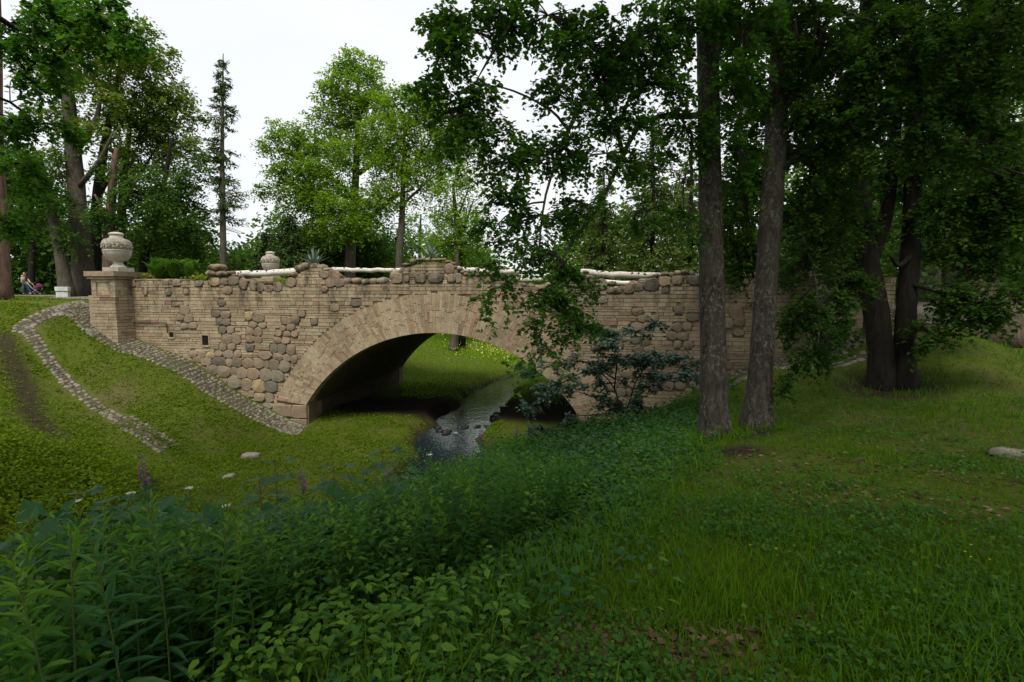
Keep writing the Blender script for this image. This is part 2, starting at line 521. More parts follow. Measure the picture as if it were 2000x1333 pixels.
pr = ribbon(drive_r[4:], 2.4, drive_z, 'gravel_path', GRAVEL, 0.004, 8); tag(pr, 'gravel path beyond the twin dark trunks', 'path', kind='structure')
# ---------------------------------------------------------------- stone materials
def stone_mat(name, stops, streak=False, scale=1.0, moss=0.0):
    m, N, L = new_mat(name)
    tc = N.new('ShaderNodeTexCoord').outputs['Object']
    r = ramp_node(N, stops)
    for e in r.color_ramp.elements: pass
    L.new(attr(N, 'tone'), r.inputs['Fac'])
    n1 = noise(N, L, 7.0 * scale, 7, 0.7, tc); n2 = noise(N, L, 45.0 * scale, 5, 0.7, tc); n0 = noise(N, L, 0.8, 4, 0.6, tc)
    col = mix_rgb(N, L, ramp01(N, L, n1, 0.40, 0.75), r.outputs['Color'], mix_rgb(N, L, 0.58, r.outputs['Color'], (0.09, 0.075, 0.052)))
    col = mix_rgb(N, L, ramp01(N, L, n2, 0.55, 0.85), col, mix_rgb(N, L, 0.35, col, (0.5, 0.46, 0.38)))
    col = mix_rgb(N, L, ramp01(N, L, n0, 0.46, 0.70), col, mix_rgb(N, L, 0.50, col, (0.11, 0.09, 0.06)))
    if streak:   # water stains running down from the coping
        ns = noise(N, L, 3.4, 6, 0.62, tc, (1.0, 1.0, 0.16)); nb = noise(N, L, 9.0, 5, 0.7, tc)
        sx = N.new('ShaderNodeSeparateXYZ'); L.new(tc, sx.inputs[0])
        h = ramp01(N, L, sx.outputs['Z'], 0.7, 1.9)
        f = N.new('ShaderNodeMath'); f.operation = 'MULTIPLY'; L.new(ramp01(N, L, ns, 0.46, 0.62), f.inputs[0]); L.new(h, f.inputs[1])
        f2 = N.new('ShaderNodeMath'); f2.operation = 'MULTIPLY'; L.new(f.outputs[0], f2.inputs[0]); L.new(ramp01(N, L, nb, 0.30, 0.60), f2.inputs[1])
        col = mix_rgb(N, L, f2.outputs[0], col, (0.030, 0.028, 0.022))
    if moss:
        nm = noise(N, L, 3.2, 5, 0.65, tc)
        col = mix_rgb(N, L, ramp01(N, L, nm, 0.62, 0.85), col, (0.07, 0.075, 0.03))
    hb = N.new('ShaderNodeMath'); hb.operation = 'MULTIPLY_ADD'; hb.inputs[1].default_value = 3.0; L.new(n1, hb.inputs[0]); L.new(n2, hb.inputs[2])
    return finish(m, N, L, col, 0.9, hb.outputs[0], 0.6, 0.012, 0.2)

SLAB = stone_mat('limestone_slab', [(0.0, (0.19, 0.138, 0.085)), (0.2, (0.31, 0.232, 0.142)), (0.45, (0.39, 0.298, 0.188)), (0.7, (0.45, 0.365, 0.240)), (0.88, (0.37, 0.330, 0.24)), (1.0, (0.33, 0.195, 0.130))], True)
RINGM = stone_mat('arch_slab', [(0.0, (0.24, 0.165, 0.105)), (0.3, (0.35, 0.258, 0.162)), (0.55, (0.43, 0.328, 0.210)), (0.8, (0.44, 0.370, 0.255)), (1.0, (0.37, 0.220, 0.145))])
BOULD = stone_mat('fieldstone', [(0.0, (0.15, 0.135, 0.105)), (0.22, (0.21, 0.165, 0.115)), (0.5, (0.285, 0.22, 0.145)), (0.72, (0.31, 0.215, 0.145)), (0.88, (0.25, 0.23, 0.17)), (1.0, (0.42, 0.32, 0.18))], True)
MORTAR = stone_mat('lime_mortar', [(0.0, (0.16, 0.125, 0.08)), (1.0, (0.22, 0.175, 0.115))], True)
COBBLE = stone_mat('cobble', [(0.0, (0.10, 0.088, 0.07)), (0.5, (0.20, 0.178, 0.135)), (1.0, (0.33, 0.30, 0.235))], moss=0.5)
URNM = stone_mat('weathered_limestone', [(0.0, (0.34, 0.31, 0.25)), (0.5, (0.44, 0.41, 0.34)), (1.0, (0.58, 0.55, 0.47))], moss=0.4)
CAPM = stone_mat('cap_stone', [(0.0, (0.22, 0.16, 0.10)), (0.5, (0.33, 0.25, 0.16)), (1.0, (0.40, 0.32, 0.21))], moss=0.6)

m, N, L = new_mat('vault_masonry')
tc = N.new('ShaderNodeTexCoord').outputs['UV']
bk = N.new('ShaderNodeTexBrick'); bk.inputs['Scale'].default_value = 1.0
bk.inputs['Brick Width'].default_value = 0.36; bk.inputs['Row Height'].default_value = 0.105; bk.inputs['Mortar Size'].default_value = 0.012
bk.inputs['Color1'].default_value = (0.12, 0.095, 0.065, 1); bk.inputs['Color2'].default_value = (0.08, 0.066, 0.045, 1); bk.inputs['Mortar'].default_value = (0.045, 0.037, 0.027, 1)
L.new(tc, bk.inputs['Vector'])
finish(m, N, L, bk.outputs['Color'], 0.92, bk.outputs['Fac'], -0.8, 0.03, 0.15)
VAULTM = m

bridge = empty('stone_bridge', (P0[0], P0[1], 0.0), SKEW)
tag(bridge, 'old stone arch bridge of limestone slabs and set boulders over the stream', 'bridge')

# ---------------------------------------------------------------- outlines of the near face
R_IN, C_IN = 5.28, 0.34 - 5.28
R_OUT, C_OUT = 6.05, 1.57 - 6.05
HALF = 4.45
SPRING = C_IN + math.sqrt(R_IN ** 2 - HALF ** 2)
def intrados(t):
    return C_IN + math.sqrt(max(R_IN ** 2 - t * t, 0.0)) if abs(t) < HALF else -9.0
def extrados(t):
    return C_OUT + math.sqrt(R_OUT ** 2 - t * t) if abs(t) < 5.55 else -9.0

top_px = [(253, 546), (405, 546), (412, 541), (452, 540), (500, 558), (548, 562), (570, 549), (585, 530), (610, 520), (640, 524), (660, 538), (675, 551), (705, 555), (752, 552), (770, 540),
          (790, 521), (815, 514), (845, 508), (880, 514), (895, 532), (915, 540), (945, 545), (985, 552), (1030, 560), (1075, 562), (1110, 548), (1128, 536), (1150, 540), (1170, 556), (1215, 563), (1250, 562), (1275, 546), (1300, 538), (1345, 534), (1372, 540), (1420, 545)]
top_l = [fac(*p) for p in top_px]
top_l += [(9.4, top_l[0][1] + 0.03), (13.0, top_l[0][1])]
top_l = [(-13.2, top_l[0][1])] + top_l
TT = np.array([p[0] for p in top_l]); TZ = np.array([p[1] for p in top_l])
def wall_top(t): return float(np.interp(t, TT, TZ))
def foot_z(t):
    a = abs(t)
    ts = [-p[0] for p in foot][::-1]; zs = [p[1] for p in foot][::-1]
    return float(np.interp(a, ts + [13.5], zs + [1.1]))

T_END = -fac(224, 560, -0.62)[0]
# ---------------------------------------------------------------- core: mortar body behind the stones, both faces, with the arch cut out
def face_core(w0, w1, name, z_low=-3.8, mirror=False):
    s = Soup()
    ts = np.unique(np.concatenate([np.linspace(-T_END - 0.2, T_END + 0.2, 240), [-HALF, HALF]]))
    V, F = [], []
    for t in ts:
        tq = -t if mirror else t
        zt = wall_top(tq) - 0.05
        zl = intrados(t) + 0.02 if abs(t) < HALF - 1e-6 else z_low
        V += [(t, w0, zl), (t, w0, zt), (t, w1, zt), (t, w1, zl)]
    for i in range(len(ts) - 1):
        a, b = 4 * i, 4 * i + 4
        for p, q in ((0, 1), (1, 2), (2, 3), (3, 0)):
            F += [(a + p, a + q, b + q), (a + p, b + q, b + p)]
    s.add(V, F, 0.5)
    return s.build(name, MORTAR, bridge)
face_core(0.014, 0.52, 'wall_core')
face_core(WIDTH - 0.5, WIDTH, 'wall_core', mirror=True)
# vault between the two faces, with its low side walls
s = Soup(); V, F = [], []
prof = [(-HALF, -3.9), (-HALF, SPRING)] + [(R_IN * math.sin(a), C_IN + R_IN * math.cos(a)) for a in np.linspace(-math.asin(HALF / R_IN), math.asin(HALF / R_IN), 49)][1:-1] + [(HALF, SPRING), (HALF, -3.9)]
ws = np.linspace(0.30, WIDTH - 0.02, 20)
for w in ws:
    for t, z in prof: V.append((t, w, z + 0.012))
k = len(prof)
for i in range(len(ws) - 1):
    for j in range(k - 1):
        a = i * k + j; F += [(a, a + k, a + k + 1), (a, a + k + 1, a + 1)]
me = tri_mesh('vault', V, F, np.full(len(V), 0.5))
uv = me.uv_layers.new(name='UVMap')
arc = np.concatenate([[0], np.cumsum(np.hypot(*(np.diff(np.array(prof), axis=0).T)))])
vi = np.zeros(len(me.loops), dtype=np.int32); me.loops.foreach_get('vertex_index', vi)
Va = np.array(V); uvv = np.stack([Va[vi, 1], arc[vi % k]], 1).astype(np.float32)
uv.data.foreach_set('uv', uvv.ravel())
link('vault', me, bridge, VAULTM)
# fill under the drive, above the vault and behind both faces
s = Soup()
for sgn in (-1, 1):
    lo, hi = sorted((sgn * (HALF + 1.2), sgn * (T_END + 0.1)))
    box_soup(s, (lo, 0.53, -1.0), (hi, WIDTH - 0.52, 1.20))
box_soup(s, (-HALF - 1.2, 0.53, 0.42), (HALF + 1.2, WIDTH - 0.52, 1.20))
s.build('deck_fill', MORTAR, bridge)

# ---------------------------------------------------------------- pieces
def quad_tris(q): return [(q[0], q[1], q[2]), (q[0], q[2], q[3])]
def prism(poly, wf, wb, ch, tone, joint=0.0):
    """stone with an n-sided face: chamfered front at wf, back at wb (poly counter-clockwise as seen from the front)"""
    P = np.asarray(poly, dtype=np.float64); c = P.mean(0); n = len(P)
    d = P - c; ln = np.linalg.norm(d, axis=1, keepdims=True)
    P0_ = P - d / ln * joint
    P1_ = P - d / ln * (joint + ch)
    V = [(p[0], wb, p[1]) for p in P0_] + [(p[0], wf + ch, p[1]) for p in P0_] + [(p[0], wf + RNG.uniform(-.0015, .0015), p[1]) for p in P1_]
    F = []
    for i in range(n):
        j = (i + 1) % n
        F += quad_tris((i, j, n + j, n + i)) + quad_tris((n + i, n + j, 2 * n + j, 2 * n + i))
    for i in range(1, n - 1): F.append((2 * n, 2 * n + i, 2 * n + i + 1))
    return V, F, tone

def boulder(t, z, rx, rz, tone, out=0.06):
    n = 11
    ph = RNG.uniform(0, 6.28)
    ang = np.linspace(0, 2 * math.pi, n, endpoint=False)
    p = RNG.uniform(2.6, 4.5)
    rr = (np.abs(np.cos(ang)) ** p + np.abs(np.sin(ang)) ** p) ** (-1 / p) * (1 + RNG.uniform(-.12, .12, n))
    V, F = [], []
    tilt = RNG.uniform(-.35, .35, 2) * out
    for f, w in ((1.02, 0.05), (0.99, -out * 0.4), (0.86, -out)):
        for i in range(n):
            c_, s_ = math.cos(ang[i]), math.sin(ang[i])
            V.append((t + rx * rr[i] * f * c_, w + (tilt[0] * c_ + tilt[1] * s_ if f < .95 else 0), z + rz * rr[i] * f * s_))
    V.append((t + RNG.uniform(-.15, .15) * rx, -out * RNG.uniform(1.0, 1.7), z + RNG.uniform(-.15, .15) * rz))
    for k2 in range(2):
        for i in range(n):
            j = (i + 1) % n; F += quad_tris((k2 * n + i, k2 * n + j, (k2 + 1) * n + j, (k2 + 1) * n + i))
    for i in range(n): F.append((2 * n + i, 2 * n + (i + 1) % n, 3 * n))
    return V, F, tone

def rock(c, r, tone, seg=8, rings=3, rough=0.13, sq=2.6):
    """a whole rounded stone: centre c, half sizes r"""
    V = [(0, 0, 1.0)]; F = []
    for i in range(1, rings + 1):
        th = math.pi * i / (rings + 1)
        for j in range(seg):
            a = 2 * math.pi * (j + 0.5 * (i % 2)) / seg
            V.append((math.sin(th) * math.cos(a), math.sin(th) * math.sin(a), math.cos(th)))
    V.append((0, 0, -1.0)); V = np.array(V)
    V = np.sign(V) * np.abs(V) ** 0.82
    V *= 1 + RNG.uniform(-rough, rough, (len(V), 1))
    V = V * np.array(r) + np.array(c)
    for j in range(seg): F.append((0, 1 + j, 1 + (j + 1) % seg))
    for i in range(rings - 1):
        for j in range(seg):
            a = 1 + i * seg + j; b = 1 + i * seg + (j + 1) % seg
            F += [(a, a + seg, b + seg), (a, b + seg, b)]
    e = len(V) - 1; b0 = 1 + (rings - 1) * seg
    for j in range(seg): F.append((e, b0 + (j + 1) % seg, b0 + j))
    return V, F, tone

def piece(name, VFt, mat, parent, smooth=False):
    V, F, tone = VFt
    return link(name, tri_mesh(name, np.array(V), np.array(F), np.full(len(V), tone), smooth), parent, mat)

# ---- boulders read off the near face (crop corner, crop scale, centre and half sizes in crop pixels)
def rows(ox, oy, sc, L_):
    return [(ox + a / sc, oy + b / sc, c / sc, d / sc) for a, b, c, d in L_]
b_face = rows(150, 580, 4.255, [(812, 65, 18, 20), (855, 62, 28, 18), (897, 110, 38, 42), (930, 180, 36, 32), (863, 170, 30, 26), (895, 243, 32, 22), (965, 238, 34, 26), (1205, 50, 32, 24), (1157, 143, 36, 26), (1238, 150, 40, 28),
    (1190, 207, 26, 26), (1245, 210, 32, 28), (1215, 275, 32, 30), (1280, 277, 30, 28), (1250, 352, 40, 40), (1325, 345, 40, 44), (1218, 415, 32, 32), (1288, 413, 34, 28), (1430, 160, 34, 34), (1512, 172, 46, 34), (1465, 235, 34, 24),
    (1545, 238, 32, 22), (1440, 290, 33, 34), (1507, 292, 32, 34), (1443, 350, 36, 26), (1508, 358, 28, 28), (1740, 197, 40, 36), (1818, 190, 36, 34), (1870, 140, 32, 26), (1975, 205, 26, 26), (1778, 252, 34, 26), (1715, 262, 24, 22),
    (1680, 302, 28, 24), (1748, 308, 28, 24), (1812, 308, 30, 26), (1668, 362, 30, 26), (1740, 365, 34, 26), (1640, 430, 34, 38), (1708, 432, 38, 44), (1782, 440, 34, 44), (1440, 420, 36, 28),
    (968, 475, 36, 26), (1040, 480, 36, 26), (1112, 485, 36, 26), (1183, 472, 36, 26), (1262, 475, 44, 34), (1340, 475, 28, 30), (1570, 487, 56, 32), (1675, 497, 40, 32), (1748, 507, 32, 28), (1806, 517, 28, 34),
    (1000, 522, 34, 26), (1080, 535, 46, 36), (1187, 537, 56, 40), (1270, 545, 26, 34), (1335, 545, 40, 40), (1426, 552, 46, 38), (1516, 553, 42, 40), (1580, 562, 22, 38), (1642, 567, 40, 44), (1730, 580, 46, 48),
    (1128, 610, 50, 42), (1228, 622, 50, 46), (1305, 620, 26, 38), (1373, 635, 42, 46), (1468, 640, 54, 48), (1572, 650, 48, 48), (1670, 660, 50, 48), (1312, 712, 56, 52), (1415, 728, 48, 50), (1515, 742, 52, 52), (1618, 748, 50, 46),
    (1452, 808, 24, 26), (1525, 835, 46, 34), (1605, 838, 32, 40), (1572, 785, 18, 20), (1590, 905, 44, 22), (1690, 935, 62, 42), (1812, 957, 56, 46), (1845, 1030, 25, 28)])
b_face += rows(400, 460, 3.333, [(780, 350, 22, 18), (150, 358, 28, 26), (108, 440, 28, 22), (845, 470, 30, 22), (985, 440, 34, 22), (65, 303, 36, 26), (125, 303, 26, 20), (190, 296, 34, 26), (252, 314, 27, 34), (320, 328, 25, 32), (362, 340, 24, 26), (415, 345, 28, 20), (473, 335, 26, 28),
    (562, 305, 32, 30), (780, 255, 30, 24), (845, 262, 30, 28), (820, 305, 30, 30), (875, 310, 30, 26)])
b_face += rows(760, 480, 6.667, [(410, 425, 68, 58), (600, 425, 96, 60), (780, 300, 58, 60), (815, 425, 56, 48), (905, 425, 36, 58), (230, 435, 36, 34), (310, 378, 44, 38), (495, 385, 28, 28), (690, 400, 20, 24), (112, 425, 68, 66)])
b_face += rows(150, 440, 6.45, [(700, 735, 46, 48), (870, 835, 26, 48), (1155, 845, 38, 38), (1260, 730, 50, 40), (1540, 735, 52, 38), (1240, 1005, 30, 30), (1120, 725, 36, 30), (1380, 840, 34, 30)])
b_face += rows(1050, 500, 6.06, [(475, 262, 56, 58), (612, 297, 64, 68), (770, 338, 54, 58), (1075, 397, 62, 44), (1180, 372, 64, 48), (1345, 342, 88, 76), (1500, 303, 70, 52), (1515, 412, 38, 36), (1655, 292, 66, 48), (1180, 660, 62, 44), (1240, 745, 60, 42), (1365, 740, 60, 36),
    (1175, 840, 72, 44), (1300, 835, 56, 46), (1670, 640, 58, 44), (1650, 850, 58, 52), (1770, 840, 54, 46), (1590, 945, 58, 46), (1714, 955, 60, 46), (1655, 1050, 50, 42), (1780, 1050, 60, 44), (1155, 1005, 50, 32), (1280, 1010, 56, 48), (1190, 1110, 62, 32), (1320, 1110, 58, 34),
    (1590, 1160, 60, 38), (1716, 1170, 58, 42), (640, 520, 58, 38), (770, 520, 52, 38), (730, 1026, 50, 30), (695, 1092, 58, 34), (900, 890, 64, 26), (905, 412, 84, 32)])
b_face += rows(1000, 640, 5.13, [(830, 345, 56, 30), (845, 490, 46, 48), (1165, 475, 66, 36), (1310, 470, 66, 38), (1390, 412, 56, 26), (1100, 570, 48, 32), (885, 545, 40, 28), (1000, 600, 46, 34), (1215, 560, 56, 40), (1330, 560, 50, 40), (1440, 500, 56, 38), (1540, 510, 40, 34), (1090, 650, 52, 38), (1200, 650, 50, 40), (1310, 645, 52, 38), (1430, 600, 54, 44), (1560, 590, 56, 42), (1640, 500, 44, 36), (1000, 700, 44, 40), (1100, 730, 46, 36), (1200, 735, 46, 38), (1690, 580, 52, 40), (1150, 800, 50, 36), (1050, 800, 46, 34), (960, 780, 40, 34)])
BL = []
for px, py, a, b in b_face:
    t, z = fac(px, py); t2, _ = fac(px + a, py); _, z2 = fac(px, py - b)
    BL.append((t, z, abs(t2 - t) * 1.08, abs(z2 - z) * 1.08))
for t, z, a, b in list(BL):        # the end of the face behind the trunks follows the same pattern
    if -11.0 < t < -7.6: BL.append((-t + RNG.uniform(-.1, .1), z, a, b))
keep = []
for q in BL:
    if all(abs(q[0] - p[0]) > 0.68 * (q[2] + p[2]) or abs(q[1] - p[1]) > 0.68 * (q[3] + p[3]) for p in keep): keep.append(q)
BL = keep
near_wall = empty('near_wall'); near_wall.parent = bridge
def ring_out(t, z):
    return z > extrados(t) - 0.02
for t, z, a, b in BL:
    if abs(t) < 5.5 and not ring_out(t, z) and z > SPRING: continue
    if abs(t) < HALF + a * 0.9 and z < SPRING + 0.1: continue
    piece('boulder', boulder(t, z, a, b, float(np.clip(RNG.normal(0.5, 0.26), 0, 1)), 0.026 + 0.026 * min(a, 0.3) / 0.3), BOULD, near_wall)

# ---- courses of limestone slabs between them
holes = [(fac(336, 654), 0.10, 0.10), (fac(402, 665), 0.135, 0.18)]       # the two square drain openings: centre, half sizes
slabs = []
z = -2.55
while z < 2.75:
    h = float(np.clip(RNG.normal(0.098, 0.022), 0.055, 0.15)); zm = z + h / 2
    # spans along the course that are free of ring, boulders, openings, sky and ground
    ts = np.arange(-T_END, 12.9, 0.02); ok = np.ones(len(ts), bool)
    topv = np.interp(ts, TT, TZ)
    ok &= (zm + h * 0.5 < topv - 0.03)
    ok &= (zm > np.array([foot_z(t) for t in ts]) - 0.35)
    ext = np.array([extrados(t) for t in ts]); ok &= ~((zm < ext + 0.03) & (np.abs(ts) < 5.52)); ok &= ~((np.abs(ts) < HALF + 0.05) & (zm < SPRING + 0.3))
    for bt, bz, a, b in BL:
        dz = abs(zm - bz) / (b + h * 0.25)
        if dz < 1: ok &= ~(np.abs(ts - bt) < a * (1 - dz ** 2.6) ** (1 / 2.6) + 0.005)
    for (hc, hz), a, b in [((q[0][0], q[0][1]), q[1], q[2]) for q in holes]:
        if abs(zm - hz) < b + h * 0.4: ok &= ~(np.abs(ts - hc) < a)
    i = 0
    while i < len(ts):
        if not ok[i]: i += 1; continue
        j = i
        while j + 1 < len(ts) and ok[j + 1]: j += 1
        t0, t1 = ts[i], ts[j]
        while t1 - t0 > 0.06:
            ln = float(np.clip(RNG.lognormal(math.log(0.34), 0.42), 0.14, 0.85))
            if t1 - t0 - ln < 0.14: ln = t1 - t0
            slabs.append((t0, t0 + ln, z, z + h)); t0 += ln
        i = j + 1
    z += h
slabs.sort(key=lambda q: -(q[1] - q[0]) * (q[3] - q[2]))
rest = Soup()
for n_, (t0, t1, z0, z1) in enumerate(slabs):
    jz = RNG.uniform(-.004, .004, 4); jt = RNG.uniform(-.006, .006, 4)
    poly = [(t0 + jt[0], z0 + .009 + jz[0]), (t1 + jt[1], z0 + .009 + jz[1]), (t1 + jt[2], z1 - .003 + jz[2]), (t0 + jt[3], z1 - .003 + jz[3])]
    tone = float(np.clip(RNG.normal(0.50, 0.16), 0, .9)) if RNG.random() > 0.04 else 1.0
    v = prism(poly, -0.012 + RNG.uniform(-.006, .006), 0.06, 0.003, tone, 0.006)
    if n_ < 300: piece('slab', v, SLAB, near_wall)
    else: rest.add(*v)
o = rest.build('small_slabs', SLAB, near_wall); o['kind'] = 'stuff'

# ---- the arch ring of radial slabs
ring = empty('arch_ring'); ring.parent = bridge
AI, AO = math.asin(HALF / R_IN), math.radians(65.5)
u = -1.0; vs = []
while u < 1.0:
    du = float(np.clip(RNG.normal(0.0142, 0.0025), 0.010, 0.020)); u1 = min(u + du, 1.0)
    if 1.0 - u1 < 0.01: u1 = 1.0
    n_cut = RNG.choice([2, 3, 3, 4]); cuts = [0.0] + sorted(np.clip((np.arange(1, n_cut) + RNG.uniform(-.3, .3, n_cut - 1)) / n_cut, .12, .9)) + [1.0 + RNG.uniform(-.02, .03)]
    for c0, c1 in zip(cuts[:-1], cuts[1:]): vs.append((u, u1, c0, c1))
    u = u1
def ring_pt(u, c):
    a, b = u * AI, u * AO
    p = np.array([R_IN * math.sin(a), C_IN + R_IN * math.cos(a)]); q = np.array([R_OUT * math.sin(b), C_OUT + R_OUT * math.cos(b)])
    return p + (q - p) * c
vs.sort(key=lambda q: (q[0] > 0.55, -(q[1] - q[0]) * (q[3] - q[2])))
rest = Soup(); hue = 0.5
for n_, (u0, u1, c0, c1) in enumerate(vs):
    poly = [ring_pt(u0, c0), ring_pt(u0, c1), ring_pt(u1, c1), ring_pt(u1, c0)][::-1]
    tone = float(np.clip(RNG.normal(0.50 + 0.10 * math.sin(u0 * 23), 0.16), 0, .85)) if RNG.random() > 0.05 else 1.0
    v = prism(poly, -0.040 + RNG.uniform(-.005, .005), 0.34, 0.003, tone, 0.0075)
    if n_ < 300: piece('voussoir', v, RINGM, ring)
    else: rest.add(*v)
o = rest.build('small_voussoirs', RINGM, ring); o['kind'] = 'stuff'
# springer blocks under the ring
for sgn in (-1, 1):
    for (ta, tb, za, zb) in ((HALF - 0.01, HALF + 0.5, SPRING - 0.46, SPRING - 0.01), (HALF + 0.52, HALF + 1.12, SPRING - 0.42, SPRING - 0.03), (HALF - 0.01, HALF + 0.62, SPRING - 0.98, SPRING - 0.48)):
        lo, hi = sorted((sgn * ta, sgn * tb))
        piece('springer_block', prism([(lo, za), (hi, za), (hi, zb), (lo, zb)], -0.07, 0.9, 0.03, float(RNG.uniform(.3, .8)), 0.008), BOULD, bridge)

# ---- drain openings: flat plates with a recess's shade put into their colour, stone sides
for (hc, hz), a, b in [((q[0][0], q[0][1]), q[1], q[2]) for q in holes]:
    s = Soup()
    for lo, hi in (((hc - a - .03, -0.03, hz - b - .03), (hc - a + .012, 0.034, hz + b + .03)), ((hc + a - .012, -0.03, hz - b - .03), (hc + a + .03, 0.034, hz + b + .03)),
                   ((hc - a, -0.03, hz + b - .012), (hc + a, 0.034, hz + b + .03)), ((hc - a, -0.045, hz - b - .04), (hc + a, 0.034, hz - b + .012))):
        box_soup(s, lo, hi, 0.55)
    s.build('drain_surround', SLAB, bridge)
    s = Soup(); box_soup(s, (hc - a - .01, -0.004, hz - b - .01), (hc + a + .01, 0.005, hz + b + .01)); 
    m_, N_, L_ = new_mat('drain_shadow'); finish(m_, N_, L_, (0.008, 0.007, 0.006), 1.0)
    s.build('drain_shade_plate', m_, bridge)

# ---- coping: whole stones along the top of the near parapet, then a simpler row on the far one
parapet = empty('parapet'); parapet.parent = bridge
cop = rows(400, 460, 3.333, [(88, 207, 42, 20), (60, 250, 34, 22), (112, 252, 28, 20), (157, 252, 14, 14), (180, 245, 26, 12), (215, 262, 30, 10), (255, 268, 24, 14), (300, 300, 30, 14), (625, 217, 28, 22), (665, 205, 26, 26), (717, 207, 24, 28), (768, 213, 30, 22), (805, 225, 30, 14), (840, 240, 26, 14), (870, 268, 24, 14),
    (935, 300, 28, 20), (995, 298, 36, 20), (1053, 305, 26, 20), (1105, 300, 28, 22), (1165, 302, 36, 24), (1250, 272, 40, 42), (1300, 235, 30, 28), (600, 255, 30, 18)])
cop += rows(760, 480, 6.667, [(230, 250, 48, 18), (210, 340, 52, 48), (318, 215, 38, 36), (390, 187, 32, 20), (445, 187, 32, 22), (515, 187, 34, 22), (600, 190, 36, 18), (660, 187, 36, 20), (720, 188, 28, 20), (772, 213, 36, 18), (835, 238, 32, 24), (867, 282, 30, 20), (885, 335, 38, 22), (925, 305, 38, 26), (960, 350, 36, 24),
    (1010, 372, 30, 24), (1060, 385, 30, 26), (1110, 372, 28, 26), (1160, 385, 36, 28), (1215, 372, 34, 30), (1280, 380, 34, 26), (1340, 385, 38, 28), (1410, 390, 32, 30), (1470, 378, 24, 22), (1490, 415, 26, 24)])
cop += rows(1050, 500, 6.06, [(570, 195, 40, 20), (700, 300, 22, 18), (885, 335, 48, 32), (780, 285, 20, 10), (960, 345, 40, 14), (1040, 350, 30, 14), (1225, 318, 40, 20), (1500, 215, 44, 26), (1400, 235, 50, 26), (1580, 225, 36, 30), (1660, 205, 36, 30), (1740, 195, 40, 32), (1820, 215, 40, 36), (1400, 395, 30, 20), (60, 385, 60, 40), (200, 370, 60, 44), (330, 340, 50, 40)])
for px, py, a, b in cop:
    t, z = fac(px, py, 0.2); t2, _ = fac(px + a, py, 0.2); _, z2 = fac(px, py - b, 0.2)
    a, b = abs(t2 - t), abs(z2 - z)
    piece('coping_stone', rock((t, 0.20, z), (a * 1.1, min(0.30, 0.17 + a * 0.4), b * 1.12), float(np.clip(RNG.normal(.5, .25), 0, 1))), BOULD, parapet, True)
for t in np.arange(-T_END + 0.2, T_END, 0.36):
    zt = wall_top(t)
    if -11.0 < t < -8.6 or t > 7.6:
        piece('coping_stone', rock((t, 0.24, zt - 0.03), (0.21, 0.28, 0.055), float(RNG.uniform(.2, .7))), BOULD, parapet, True)
far_parapet = empty('far_parapet'); far_parapet.parent = bridge
for t in np.arange(-T_END + 0.2, T_END, 0.42):
    zt = wall_top(-t)
    piece('coping_stone', rock((t, WIDTH - 0.24, zt - 0.02), (0.24, 0.28, RNG.uniform(.08, .17)), float(RNG.uniform(.1, .9))), BOULD, far_parapet, True)

